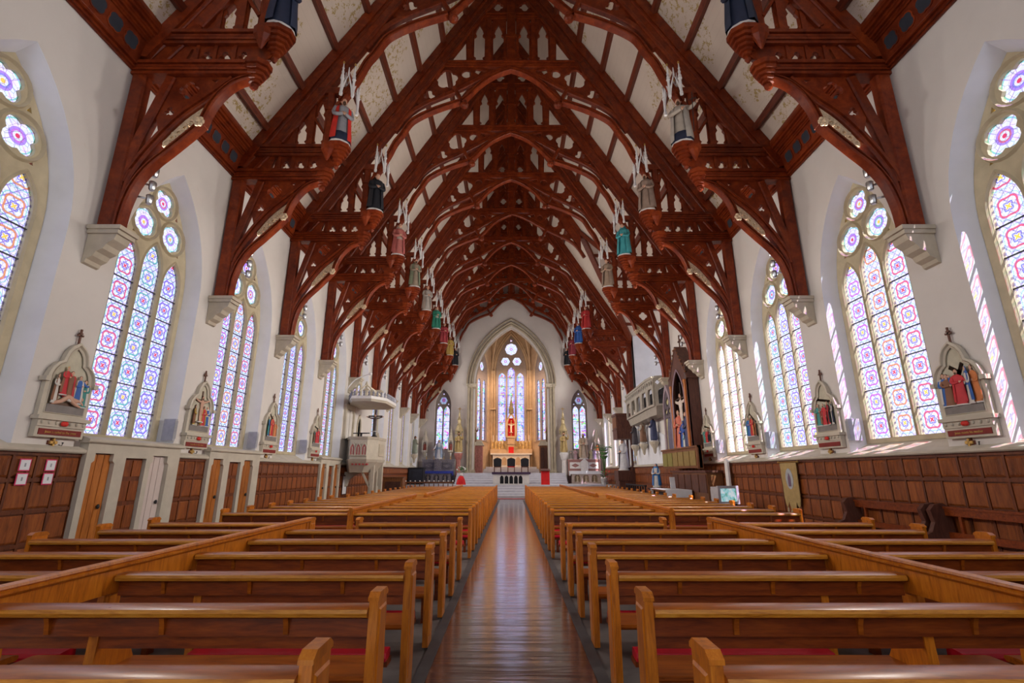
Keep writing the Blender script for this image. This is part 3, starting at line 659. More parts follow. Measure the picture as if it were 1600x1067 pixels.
def half_truss():
    H = {}
    H['wall_post'] = MB().sweep([(6.83, 0, 5.5), (6.85, 0, 8.66)], RP(.135, .10, .03)), 'truss'
    cb = MB(); cb.box(6.44, 6.995, -.21, .21, 5.43, 5.50); cb.box(6.48, 6.995, -.185, .185, 5.36, 5.43)
    pr = [(6.995, 5.36), (6.52, 5.36), (6.55, 5.26), (6.66, 5.18), (6.70, 5.10), (6.80, 5.05), (6.84, 4.97), (6.93, 4.92), (6.95, 4.86), (6.995, 4.84)]
    cb.plate(pr, [], None, -.15, .15); H['corbel'] = cb, 'stone'
    br = spline([(6.64, 5.5), (6.62, 5.95), (6.52, 6.38), (6.32, 6.74), (6.03, 7.06), (5.71, 7.42), (5.57, 7.60)], 4)
    br2 = spline([(5.57, 7.58), (5.47, 7.96), (5.31, 8.26), (5.08, 8.50), (4.78, 8.62)], 4)
    H['arched_brace'] = MB().sweep(P3(br), RG(.06, .10)).sweep(P3(br2), RG(.06, .10)), 'truss'
    ob = spline([(6.74, 5.52), (6.70, 6.34), (6.57, 6.74), (6.28, 7.28), (5.94, 7.76), (5.54, 8.14), (5.12, 8.55)], 4)
    H['outer_brace'] = MB().sweep(P3(ob), RG(.095, .085)), 'truss'
    H['strut'] = MB().sweep(P3(spline([(6.74, 6.4), (6.66, 7.10), (6.49, 7.79), (6.28, 8.60)], 3)), RP(.095, .08, .025)), 'truss'
    H['spandrel_tracery'] = MB().plate([(6.30, 8.62), (5.15, 8.62), (5.55, 8.22), (5.95, 7.84), (6.30, 7.36), (6.46, 7.9)], [foil((5.92, 8.33), .19, 4, 5, 0), foil((6.2, 7.86), .10, 3, 5, PI / 2), [(5.45, 8.50), (5.55, 8.56), (5.40, 8.57)]], None, -.03, .03), 'truss'
    # carved gilt foliage in the spandrel between the two braces
    cf = MB(); random.seed(3)
    for i in range(26):
        t = i / 25; x = 6.14 - .58 * t; z = 7.16 + .66 * t; wd = .02 + .10 * math.sin(PI * t)
        a = i * 2.4; cf.ell((x + wd * .7 * math.cos(a), -.02, z + wd * .7 * math.sin(a)), (.05 + .02 * math.sin(i), .035, .045), 6, 5)
        if i % 4 == 1: cf.sweep([(x + .05 * math.cos(b), -.045, z + .05 * math.sin(b)) for b in [2 * PI * k / 8 for k in range(8)]], [(-.012, -.01), (.012, -.01), (.012, .02), (-.012, .02)], (0, 1, 0), True)
    cf.plate([(6.18, 7.16), (5.98, 7.36), (5.66, 7.74), (5.55, 7.98), (5.60, 8.02), (5.98, 7.66), (6.20, 7.30)], [], None, -.02, .02)
    H['carved_foliage'] = cf, 'carving'
    rs = MB()
    for k in range(6): rs.ell((5.55 + .06 * math.cos(k * PI / 3), -.13, 7.57 + .06 * math.sin(k * PI / 3)), (.045, .035, .045), 6, 5)
    rs.ell((5.55, -.15, 7.57), (.04, .05, .04), 6, 5); H['rosette'] = rs, 'carving'
    hb = mould(4.78, 6.99, 8.62, 8.92, .16); H['hammer_beam'] = hb, 'truss'
    en = MB().lathe([(.03, 8.36), (.075, 8.40), (.085, 8.46), (.05, 8.49)] + steps_([(.11, 8.50, 8.55), (.15, 8.56, 8.61), (.13, 8.61, 8.63), (.20, 8.64, 8.70), (.175, 8.70, 8.72), (.25, 8.73, 8.80), (.22, 8.80, 8.82), (.285, 8.83, 8.93)]), (4.76, 0, 0), 8, .95, .75, PI / 8)
    H['pendant'] = en, 'truss'
    pn = [(6.98, 8.92), (4.66, 8.92), (4.50, 9.08), (4.42, 9.26), (4.42, 9.32), (6.98, 9.32)]
    hol = [foil((x, 9.07), .125, 3, 5, -PI / 2 + PI) for x in (5.72, 5.37, 5.02)] + [[(6.10, 9.00), (6.02, 9.26), (5.98, 9.26), (6.02, 9.00)]]
    H['pierced_panel'] = MB().plate(pn, hol, None, -.04, .04), 'truss'
    for i_, x_ in enumerate((5.16, 5.52, 5.86)): H['mullion#%d' % i_] = MB().box(x_, x_ + .06, -.07, .07, 8.92, 9.32), 'truss'
    H['diagonal_strut#0'] = MB().sweep([(6.85, 0, 8.92), (6.55, 0, 9.34)], RP(.05, .08, .02)), 'truss'
    H['diagonal_strut#1'] = MB().sweep([(6.5, 0, 8.92), (6.2, 0, 9.34)], RP(.05, .08, .02)), 'truss'
    H['upper_beam'] = mould(4.62, 6.98, 9.32, 9.64, .15), 'truss'
    sb = MB().lathe([(.03, 8.98), (.07, 9.05), (.045, 9.11)] + steps_([(.10, 9.13, 9.19), (.15, 9.20, 9.25), (.125, 9.25, 9.27), (.20, 9.28, 9.34), (.175, 9.34, 9.36), (.25, 9.37, 9.43), (.22, 9.43, 9.455), (.295, 9.46, 9.53), (.265, 9.53, 9.55), (.34, 9.56, 9.66)]), (4.46, 0, 0), 8, .95, .8, PI / 8)
    sb.lathe([(.02, 9.12), (.06, 9.2), (.10, 9.3), (.17, 9.42), (.18, 9.6)], (4.64, -.18, 0), 8, 1, .6, PI / 8)
    H['statue_bracket'] = sb, 'truss'
    # rafter: deep lower timber + broader upper timber
    lo = lambda x: 19.33 - 1.635 * x
    H['rafter'] = MB().plate([(6.98, RZ(6.98) - .02), (0, 20.5), (0, lo(0)), (5.94, lo(5.94)), (6.98, lo(5.94))], [], None, -.09, .09).plate([(6.98, RZ(6.98)), (0, 20.52), (0, 20.52 - .52), (6.75, RZ(6.75) - .52), (6.98, RZ(6.98) - .1)], [], None, -.15, .15), 'truss'
    H['rafter_moulding'] = MB().sweep([(0.02, 0, 20.52 - .62), (6.3, 0, RZ(6.3) - .62)], RP(.05, .12, .02)).sweep([(0.02, 0, lo(.02) + .06), (5.9, 0, lo(5.9) + .06)], RP(.06, .115, .02)), 'truss'
    H['hammer_post'] = MB().sweep([(4.73, 0, 9.64), (4.76, 0, 11.30)], RP(.09, .09, .025)).box(4.61, 4.85, -.11, .11, 9.64, 9.76).box(4.62, 4.87, -.11, .11, 10.72, 10.80), 'truss'
    H['stub_beam'] = MB().box(4.28, 5.12, -.10, .10, 11.24, 11.42).sweep(P3(spline([(4.68, 10.62), (4.60, 10.9), (4.46, 11.1), (4.28, 11.24)], 3)), RP(.05, .07, .02)), 'truss'
    at_ = [(4.80, 9.64), (5.90, 9.64), (5.90, lo(5.9) + .04), (4.86, lo(4.86) + .04), (4.80, 11.3)]
    def cusp(c, hw, z0, sp, ap):
        return [(c - hw, z0), (c + hw, z0), (c + hw, z0 + .10), (c + hw * .62, z0 + .13), (c + hw, z0 + .18), (c + hw, sp - .08), (c + hw * .55, sp), (c + hw * .8, sp + .1), (c + hw * .5, sp + (ap - sp) * .6), (c, ap), (c - hw * .5, sp + (ap - sp) * .6), (c - hw * .8, sp + .1), (c - hw * .55, sp), (c - hw, sp - .08), (c - hw, z0 + .18), (c - hw * .62, z0 + .13), (c - hw, z0 + .10)]
    H['post_tracery'] = MB().plate(at_, [cusp(4.99, .115, 9.66, 10.60, 11.0), cusp(5.42, .12, 9.66, 10.12, 10.42), [(4.88, 11.10), (4.96, 11.10), (4.90, 11.22)], [(5.22, 10.62), (5.30, 10.52), (5.22, 10.78)]], None, -.03, .03).box(5.12, 5.28, -.07, .07, 9.64, lo(5.2) + .05).box(5.56, 5.66, -.06, .06, 9.64, lo(5.6) + .05).sweep([(4.86, 0, 10.05), (5.14, 0, 10.5)], RP(.035, .06, .01)), 'truss'
    # upper arch: cusped rib in two sweeps, meeting at a carved boss, plus the continuous outer rib
    lr = spline([(4.50, 11.0), (4.12, 11.78), (3.92, 12.28), (3.72, 12.60), (3.46, 13.08), (3.18, 13.32), (2.84, 13.52), (2.38, 13.74), (1.78, 13.96)], 3)
    ur = spline([(1.72, 13.96), (1.47, 14.22), (1.16, 14.60), (.77, 14.95), (.3, 15.22), (0, 15.33)], 3)
    H['arch_rib'] = MB().sweep(P3(lr), RG(.085, .11)).sweep(P3(ur), RG(.075, .11)), 'truss'
    orb = spline([(3.95, 12.75), (3.55, 13.40), (2.95, 13.88), (1.98, 14.38), (1.0, 14.98), (.4, 15.28), (0, 15.40)], 4)
    H['outer_rib'] = MB().sweep(P3(orb), RP(.085, .08, .025)), 'truss'
    H['boss'] = MB().sweep([(2.0, 0, 14.55), (1.72, 0, 13.98)], RP(.065, .11, .03)).lathe([(.05, -.2), (.13, -.14), (.15, -.06), (.10, .0), (.12, .06)], (1.62, 0, 13.92), 8).ell((1.62, -.05, 13.80), (.09, .10, .09), 8, 6), 'truss'
    sp_ = [(3.72, 13.26), (3.0, 13.86), (1.98, 14.40), (.95, 15.02), (.55, 15.30), (1.4, 15.46), (2.40, 15.46), (2.48, lo(2.48) + .05), (3.70, lo(3.70) + .05)]
    H['arch_tracery'] = MB().plate(sp_, [foil((2.26, 14.90), .40, 5, 6, PI / 2), foil((2.86, 14.25), .23, 3, 5, PI / 2), circ((1.58, 15.12), .17, 12), [(3.50, 13.52), (3.18, 13.86), (3.30, 13.88), (3.48, 13.66)], [(1.15, 15.10), (.85, 15.26), (1.25, 15.34), (1.3, 15.2)]], None, -.04, .04), 'truss'
    ar = [(.18, 15.64), (1.60, 15.64), (1.66, 17.62), (.18, 17.62)]
    H['arcade'] = MB().plate(ar, [cusp(.46, .19, 15.70, 16.82, 17.32), cusp(1.14, .19, 15.70, 16.82, 17.32), [(.76, 17.54), (.70, 17.40), (.64, 17.54)], [(.92, 17.54), (.86, 17.40), (.82, 17.54)]], None, -.04, .04).box(.72, .88, -.08, .08, 15.64, 17.6).plate([(1.38, 15.64), (1.54, 15.64), (1.62, 17.0), (1.40, 17.6)], [], None, -.08, .08), 'truss'
    H['gable_tracery'] = MB().plate([(.14, 17.82), (1.02, 17.82), (.14, 19.2)], [foil((.5, 18.15), .22, 4, 5, 0), [(.2, 18.6), (.34, 18.6), (.2, 18.85)]], None, -.05, .05), 'truss'
    # white gothic canopy with gilt finials above the statue
    cn = MB(); g = 0
    for (x, y, zt) in ((4.42, -.30, 12.02), (4.18, -.12, 12.12), (4.46, .22, 11.95), (4.14, .2, 11.8)):
        cn.cur = 0
        cn.lathe([(.045, -1.02), (.05, -.96), (.035, -.9), (.035, -.55), (.06, -.5), (.04, -.46), (.03, -.3), (.012, -.03)], (x, y, zt), 6)
        for k in range(3): cn.ell((x, y, zt - .42 + .12 * k), (.05 - .008 * k, .05 - .008 * k, .02), 6, 4)
        cn.cur = 1; cn.ell((x, y, zt), (.03, .03, .05), 6, 5)
    cn.cur = 0
    for a, b in (((4.42, -.30), (4.18, -.12)), ((4.18, -.12), (4.14, .2)), ((4.46, .22), (4.14, .2)), ((4.42, -.3), (4.46, .22))):
        mx, my = (a[0] + b[0]) / 2, (a[1] + b[1]) / 2
        cn.tube([(a[0], a[1], 11.05), (a[0] * .7 + mx * .3, a[1] * .7 + my * .3, 11.35), (mx, my, 11.72), (b[0] * .7 + mx * .3, b[1] * .7 + my * .3, 11.35), (b[0], b[1], 11.05)], .028, 5)
        cn.tube([(mx, my, 11.7), (mx, my, 11.95)], [.03, .01], 5)
    cn.tube([(4.62, 0, 11.26), (4.45, 0, 11.5), (4.30, 0, 11.62)], .035, 5)
    H['canopy'] = cn, ['white', 'gold']
    return H
HALF = half_truss()
TM = {1: {}, -1: {}}
for k, (mb, mt) in HALF.items():
    mats = [M[x] for x in mt] if isinstance(mt, list) else M[mt]
    k_ = k.split('#')[0]; sa = 0 if k_ in ('pendant', 'statue_bracket', 'corbel') else .5; TM[1][k] = mb.mesh(k_, mats, sa); TM[-1][k] = mb.mirror().mesh(k_, mats, sa)
CMID = {'collar_beam': mould(-2.42, 2.42, 15.42, 15.68, .11).mesh('collar_beam', M['truss'], 0),
        'upper_collar': mould(-1.72, 1.72, 17.58, 17.86, .10).mesh('upper_collar', M['truss'], 0),
        'king_post': MB().sweep([(0, 0, 15.6), (0, 0, 20.3)], RP(.16, .10, .03)).box(-.20, .20, -.12, .12, 16.7, 16.8).box(-.20, .20, -.12, .12, 15.68, 15.8).mesh('king_post', M['truss'], 0)}
UPPER = {'rafter', 'rafter_moulding', 'arch_rib', 'outer_rib', 'boss', 'arch_tracery', 'arcade', 'gable_tracery'}
cut = MB(); lo_ = lambda x: 19.33 - 1.635 * x
cut.plate([(XV, RZ(XV)), (0, 20.5), (0, lo_(0)), (XV, lo_(XV))], [], None, -.09, .09).plate([(XV, RZ(XV)), (0, 20.52), (0, 20.0), (XV, RZ(XV) - .52)], [], None, -.15, .15)
CUT = cut.mesh('rafter', M['truss'], 0)
for n in range(10):
    t = thing('roof_truss', 'dark red hammerbeam roof truss, ' + ('nearest, its hammer beams cut by the top corners' if n == 0 else ('last, against the chancel arch wall' if n == 9 else ORD[n] + ' from the camera')), 'roof truss', (0, YN(n), 0), 0, 'hammerbeam roof trusses along the nave')
    for s in (-1, 1):
        for k in HALF:
            if n == 5 and s > 0 and (k not in UPPER or k in ('arch_rib', 'rafter_moulding')): continue
            if n == 9 and k == 'corbel': pass
            obj(k.split('#')[0], CUT if (n == 5 and s > 0 and k == 'rafter') else TM[s][k], t)
    for k, me in CMID.items(): obj(k, me, t)
# small spotlights clamped behind the wall posts; beyond the nearest truss added for brightness
SPM = {s: MB().tube([(s * 6.70, .10, 0), (s * 6.45, .20, -.02)], .02, 6).lathe([(.035, -.10), (.05, -.08), (.06, .06), (.055, .07)], (s * 6.40, .20, -.03), 8).mesh('spotlight', M['steel']) for s in (-1, 1)}
for n in range(10):
    for s in (-1, 1):
        if s > 0 and n == 5: continue
        for j in range(3):
            tag(obj('spotlight', SPM[s], None, (0, YN(n), 6.25 + .27 * j)), '%s small steel spotlight on the %s wall post of the %s truss' % (('lowest', 'middle', 'topmost')[j], 'left' if s < 0 else 'right', 'last' if n == 9 else ORD[n]), 'spotlight', 'spotlights on the truss posts')
        if n == 9: continue
        light('spotlight_beam', 'SPOT', (s * 6.32, YN(n) + .34, 6.75), LAMP_W * (.78 if s < 0 else 1.1), (1.0, .94, .86), aim=(-s * 7, YN(n) + 1.8, 12.0), size=.35, spot_size=1.95, spot_blend=.5)  # beams beyond the nearest truss are added to brighten the nave
        light('spotlight_beam', 'SPOT', (s * 6.32, YN(n) + .34, 6.25), LAMP_W * (.75 if s < 0 else 1.0), (1.0, .92, .82), aim=(-s * 4.0, YN(n) + 1.2, .8), size=.35, spot_size=1.95, spot_blend=.6)

# ------------------------------------------------------------------ painted figures
_fc = {}
def figure(h=1.4, robe=(.4, .3, .2), cloak=None, hair=(.08, .04, .02), hem=None, arms='pray', veil=None, beard=False, seg=18, halo=False, bare=False):
    """meshes of a robed figure of height h facing -y"""
    key = (robe, cloak, hair, hem, arms, veil, beard, seg, halo, bare)
    if key in _fc: return _fc[key]
    out = []
    base = MB().lathe([(.19, 0), (.19, .035), (.17, .04)], (0, 0, 0), 12, 1, .85); out.append(('plinth', base.mesh('plinth', paint((.6, .58, .56)))))
    prof = [(.165, .04), (.16, .10), (.14, .22), (.125, .36), (.115, .50), (.105, .58), (.118, .66), (.135, .74), (.130, .79), (.085, .825), (.045, .845), (.042, .87)]
    if bare: prof = [(.07, .04), (.075, .1), (.08, .3), (.10, .44), (.095, .52), (.088, .58), (.105, .68), (.125, .76), (.120, .79), (.07, .825), (.04, .845), (.04, .87)]
    b = MB().lathe(prof, (0, 0, 0), seg, 1.0, .72, 0, .05 if not bare else 0, 7)
    # sleeves
    A = {'pray': [((.125, 0, .78), (.165, -.02, .65), (.13, -.10, .57), (.03, -.13, .60)), ((-.125, 0, .78), (-.165, -.02, .65), (-.13, -.10, .57), (-.03, -.13, .60))],
         'down': [((.125, 0, .78), (.17, -.02, .66), (.18, -.05, .55), (.17, -.08, .46)), ((-.125, 0, .78), (-.17, -.02, .66), (-.18, -.05, .55), (-.17, -.08, .46))],
         'bless': [((.125, 0, .78), (.19, -.05, .68), (.21, -.14, .74), (.20, -.18, .86)), ((-.125, 0, .78), (-.165, -.03, .66), (-.13, -.12, .60), (-.02, -.15, .62))],
         'reach': [((.125, 0, .78), (.19, -.06, .70), (.25, -.12, .66), (.32, -.16, .68)), ((-.125, 0, .78), (-.17, -.05, .68), (-.10, -.14, .62), (.06, -.18, .64))],
         'cross': [((.12, 0, .78), (.22, 0, .79), (.32, 0, .82), (.43, 0, .86)), ((-.12, 0, .78), (-.22, 0, .79), (-.32, 0, .82), (-.43, 0, .86))],
         'mary': [((.125, 0, .78), (.18, -.04, .67), (.22, -.10, .58), (.26, -.13, .52)), ((-.125, 0, .78), (-.18, -.04, .67), (-.22, -.10, .58), (-.26, -.13, .52))]}[arms]
    for q in A: b.tube(spline(q, 3), [.045 - .0015 * i for i in range(10)], 7)
    out.append(('robe', b.mesh('robe', paint(robe), 1.2)))
    hd = MB().tube([(0, .0, .84), (0, -.005, .90)], [.038, .034], 8).ell((0, -.012, .935), (.052, .060, .070), 12, 9).ell((0, -.076, .930), (.011, .016, .014), 6, 4).ell((-.054, -.005, .93), (.008, .014, .018), 6, 4).ell((.054, -.005, .93), (.008, .014, .018), 6, 4)
    hd.ell((0, -.066, .905), (.018, .008, .006), 6, 4)
    out.append(('head', hd.mesh('head', M['skin'])))
    for q in A:
        hn = MB()
        e = Vector(q[-1]); d = (e - Vector(q[-2])).normalized(); c = e + d * .03; hn.ell(tuple(c), (.026, .026, .034), 7, 5)
        o = d.orthogonal().normalized()
        for k in range(4): hn.tube([tuple(c + o * (-.018 + .012 * k)), tuple(c + o * (-.02 + .013 * k) + d * .05)], [.009, .006], 4)
        hn.tube([tuple(c - o * .02), tuple(c - o * .045 + d * .02)], [.01, .007], 4)
        out.append(('hand', hn.mesh('hand', M['skin'])))
    if veil is None:
        hr = MB().ell((0, .010, .955), (.060, .064, .062), 10, 7).ell((0, .04, .905), (.052, .036, .06), 8, 6)
        if beard: hr.ell((0, -.055, .885), (.032, .026, .045), 8, 6)
        out.append(('hair', hr.mesh('hair', paint(hair))))
    else:
        vl = MB(); 
        vl.lathe([(.15, .50), (.14, .66), (.145, .78), (.10, .85), (.075, .90), (.072, .96), (.05, 1.0), (.01, 1.012)], (0, .030, 0), 14, 1.0, .78, 0, .03)
        out.append(('veil', vl.mesh('veil', paint(veil), 1.2)))
    if cloak:
        ck = MB(); rings = [(.20, .09), (.195, .22), (.18, .38), (.165, .54), (.160, .68), (.158, .76), (.12, .82), (.07, .85)]; kk = 15; v = []
        for rr, z in rings:
            for i in range(kk):
                a = -PI * .32 + (PI * 1.64) * i / (kk - 1); q = rr * (1 + .05 * math.cos(9 * a)); v.append((q * math.cos(a), .74 * q * math.sin(a) + .012, z))
        f = [(i * kk + j, i * kk + j + 1, (i + 1) * kk + j + 1, (i + 1) * kk + j) for i in range(len(rings) - 1) for j in range(kk - 1)]
        ck.add(v, f); me = ck.mesh('cloak', paint(cloak), 1.2); out.append(('cloak', me))
    if hem: out.append(('hem', MB().lathe([(.18, .04), (.176, .1), (.158, .24), (.13, .26)], (0, 0, 0), seg, 1, .72, 0, .05, 7).mesh('hem', paint(hem), 1.2)))
    if halo: out.append(('halo', MB().sweep([(.085 * math.cos(a), .05, .95 + .085 * math.sin(a)) for a in [2 * PI * i / 16 for i in range(16)]], [(-.006, -.006), (.006, -.006), (.006, .006), (-.006, .006)], (0, 1, 0), True).mesh('halo', M['gold'])))
    _fc[key] = out
    return out
def put_figure(parent, h, loc=(0, 0, 0), rz=0, name=None, depth=1.0, **kw):
    """figure as parts under parent (or under one named part of it)"""
    host = parent
    if name: host = obj(name, None, parent, loc, rz, (h, h * depth, h))
    for nm, me in figure(h, **kw):
        o = obj(nm, me, host)
        if not name: o.scale = (h, h * depth, h); o.location = loc; o.rotation_euler = (0, 0, rz)
    return host
def statue(label, h, loc, rz=0, group=None, cat='statue', **kw):
    t = thing('statue', label, cat, loc, rz, group)
    put_figure(t, h, **kw); return t
NAVY, BLK = (.02, .028, .06), (.012, .014, .02)
LS = [dict(robe=NAVY, cloak=(.03, .04, .08)), dict(robe=(.28, .28, .30), cloak=(.60, .03, .02), hem=NAVY, beard=True), dict(robe=BLK, cloak=(.02, .022, .03)), dict(robe=(.45, .14, .12), cloak=(.40, .10, .09), veil=(.45, .36, .3)),
      dict(robe=(.28, .22, .16), cloak=(.2, .24, .16), beard=True), dict(robe=(.42, .38, .34), cloak=(.36, .3, .26)), dict(robe=(.03, .22, .15), cloak=(.03, .25, .17), veil=(.4, .36, .3)), dict(robe=(.35, .04, .05), cloak=(.4, .06, .07)), dict(robe=(.5, .34, .08), cloak=(.55, .38, .12), beard=True), dict(robe=BLK, cloak=(.03, .03, .04))]
LN = ['navy', 'red cloaked', 'black robed', 'pink robed', 'brown and green robed', 'pale grey robed', 'green robed', 'crimson robed', 'golden yellow robed', 'dark robed']
RS = [dict(robe=NAVY, cloak=(.03, .04, .07)), dict(robe=(.42, .36, .30), cloak=(.40, .36, .32), hem=NAVY, beard=True, arms='reach'), dict(robe=(.30, .21, .16), cloak=(.28, .20, .16), beard=True), dict(robe=(.05, .30, .33), cloak=(.06, .33, .36), veil=(.05, .30, .34)), dict(robe=(.34, .24, .17), cloak=(.30, .22, .17)), None,
      dict(robe=(.48, .03, .03), cloak=(.50, .04, .04)), dict(robe=(.03, .10, .36), cloak=(.03, .12, .42), veil=(.03, .10, .36)), dict(robe=(.30, .04, .06), cloak=(.28, .04, .06)), dict(robe=BLK, cloak=(.04, .03, .04))]
RN = ['navy', 'pale robed staff bearing', 'brown robed', 'teal robed', 'tan robed', None, 'red robed', 'blue robed', 'maroon robed', 'black robed']
for n in range(10):
    for s, A_, N_ in ((-1, LS, LN), (1, RS, RN)):
        if A_[n] is None: continue
        t = statue('painted %s saint statue on the %s hammer beam of the %s truss' % (N_[n], 'left' if s < 0 else 'right', 'last' if n == 9 else ORD[n]), 1.42, (s * 4.42, YN(n) - .02, 9.665), -s * .55, 'saint statues on the hammer beams', **A_[n])
        if n == 1 and s > 0: obj('cross_staff', MB().tube([(.35, -.30, .1), (.40, -.30, 1.25)], .012, 5).tube([(.32, -.3, 1.05), (.48, -.3, 1.05)], .012, 5).mesh('cross_staff', M['iron']), t)
# ================================================================== PEWS
PK = lambda k: 2.10 + .946 * k
def yz(prof, x0, x1):
    m = MB(); n = len(prof); m.add([(x0, y, z) for y, z in prof] + [(x1, y, z) for y, z in prof], [(i, (i + 1) % n, (i + 1) % n + n, i + n) for i in range(n)] + [tuple(range(n)), tuple(reversed(range(n, 2 * n)))])
    return m
ENDP = [(.005, .02), (0, .3), (-.012, .5), (0, .70), (.0, .84), (.02, .862), (.18, .862), (.20, .84), (.205, .70), (.225, .5), (.215, .3), (.22, .02)]
CAPP = [(-.006, .842), (-.006, .860), (.03, .886), (.17, .886), (.208, .860), (.208, .842)]
LEDGE = [(-.005, .755), (-.030, .766), (-.036, .786), (-.026, .804), (0, .812), (.085, .814), (.108, .806), (.112, .79), (.10, .768), (.03, .762)]
SEATP = [(.05, .43), (.05, .452), (.36, .452), (.395, .445), (.40, .43), (.385, .415), (.06, .415)]
def pew_parts(L, lift=0, cap=True, kneel=True, ends=(True, True)):
    d = {}
    def endm(x0):
        m = yz(ENDP, x0, x0 + .05); i = .02
        ins = [(.03, .10), (.03, .80), (.19, .80), (.195, .10)]
        for xx, sg in ((x0, -1), (x0 + .05, 1)):
            n = 4; m.add([(xx, y, z) for y, z in ins] + [(xx + sg * .008, y + (.012 if y < .1 else -.012), z + (.012 if z < .5 else -.012)) for y, z in ins], [(j, (j + 1) % 4, (j + 1) % 4 + 4, j + 4) for j in range(4)] + [(4, 5, 6, 7)])
        return m
    d['end_panel'] = [(endm(0), 'pewend')]
    if ends[1]: d['end_panel'].append((endm(L - .05), 'pewend'))
    d['end_cap'] = [(yz(CAPP, -.006, .056), 'pewend')]
    if ends[1] and cap: d['end_cap'].append((yz(CAPP, L - .056, L + .006), 'pewend'))
    x0, x1 = .051, L - (.051 if ends[1] else 0)
    lg_ = yz(LEDGE, x0, x1); lg_.mi = [1 if i in (1, 2) else 0 for i in range(len(lg_.f))]; d['book_ledge'] = [(lg_, ('pew', 'pewedge'))]
    d['back_board'] = [(MB().box(x0, x1, .024, .048, .655, .765), 'pewdark')]
    d['back_rail'] = [(MB().box(x0, x1, .060, .084, .585, .668), 'pewdark')]
    d['seat'] = [(yz(SEATP, x0, x1), 'pew')]
    sup = yz([(.03, .0), (.04, .40), (.05, .60), (.052, .765), (.12, .765), (.19, .66), (.30, .56), (.37, .44), (.38, .0)], L - .62, L - .565)
    d['support'] = [(sup, 'pewend')]
    d['bracket'] = [(yz([(-.012, .762), (.024, .762), (.024, .665), (.012, .668), (.004, .72)], x, x + .028), 'pew') for x in ([.5, 1.2, 1.85] if L > 2.1 else [.5, 1.2])]
    if kneel:
        d['kneeler_cushion'] = [(yz([(-.16, .275), (-.165, .30), (-.15, .325), (-.04, .335), (-.02, .32), (-.02, .275)], .12, L - .70), 'cushion')]
        d['kneeler_board'] = [(yz([(-.15, .24), (-.15, .275), (-.02, .275), (-.02, .24)], .11, L - .69).box(.16, .21, -.13, -.04, 0, .24).box(L - .80, L - .75, -.13, -.04, 0, .24), 'pewdark')]
    return d
def pew_meshes(L, **kw):
    out = {1: [], -1: []}
    for nm, lst in pew_parts(L, **kw).items():
        for mb, mt in lst:
            mm = [M[q] for q in mt] if isinstance(mt, tuple) else M[mt]; out[1].append((nm, mb.mesh(nm, mm, .5))); out[-1].append((nm, mb.mirror().mesh(nm, mm, .5)))
    return out
DIVX = lambda k: 3.0 if k < 15 else 2.72
PEWM = {}
def pew(s, k, x0, x1, label, group, cap=True, ends=(True, True)):
    L = round(x1 - x0, 3); key = (L, cap, ends)
    if key not in PEWM: PEWM[key] = pew_meshes(L, cap=cap, ends=ends)
    t = thing('pew', label, 'pew', (s * x0, PK(k), 0), 0, group)
    for nm, me in PEWM[key][s]:
        if nm == 'bracket' and k > 12: continue
        if nm == 'kneeler_board' and k > 12: continue
        obj(nm, me, t)
    return t
ROWS = list(range(0, 7)) + list(range(8, 28))
SIDE = {-1: 'left', 1: 'right'}
for s in (-1, 1):
    for i, k in enumerate(ROWS):
        far = 'nearest' if i == 0 else ('frontmost' if i == len(ROWS) - 1 else ORD[i])
        pew(s, k, .758, 2.35 if k == 6 else DIVX(k) - .03, 'polished wooden pew beside the central aisle, %s side, %s row%s' % (SIDE[s], far, '' if i in (0, len(ROWS) - 1) else ' from the camera'), 'aisle pews', cap=(k == 6), ends=(True, k == 6))
        pew(s, k, DIVX(k) + .04, 5.5 if k < 15 else 5.3, 'wooden pew between divider and %s wall, %s row%s' % (SIDE[s], far, '' if i in (0, len(ROWS) - 1) else ' from the camera'), 'wall side pews', cap=True)
# long dividers between the aisle pews and the wall side pews
for s in (-1, 1):
    for j, (a, b, x) in enumerate(((.9, PK(5) + .75, 3.0), (PK(8) - .1, PK(14) + .55, 3.0), (PK(15) - .1, PK(27) + .4, 2.72))):
        t = thing('pew_divider', 'long sloping-capped wooden divider rail between %s pews, %s stretch' % (SIDE[s], ('nearest', 'middle', 'farthest')[j]), 'pew divider', (s * x, a, 0), 0, 'pew divider rails')
        L = b - a
        obj('board', MB().box(-.018, .018, 0, L, .68, .86).mesh('board', M['pewend'], 0), t)
        n = [(-.030, .845), (-.045, .86), (-.045, .872), (-.03, .88), (-.04, .89), (-.035, .905), (0, .915), (.035, .905), (.04, .89), (.03, .88), (.045, .872), (.045, .86), (.03, .845)]
        c = MB(); m_ = len(n); c.add([(p, -.02, q) for p, q in n] + [(p, L + .02, q) for p, q in n], [(i, (i + 1) % m_, (i + 1) % m_ + m_, i + m_) for i in range(m_)] + [tuple(range(m_)), tuple(range(m_, 2 * m_))])
        obj('cap_rail', c.mesh('cap_rail', M['pewend'], .4), t)
        for q in (0.04, L - .10): obj('post', MB().box(-.03, .03, q, q + .06, 0, .86).mesh('post', M['pewend'], 0), t)
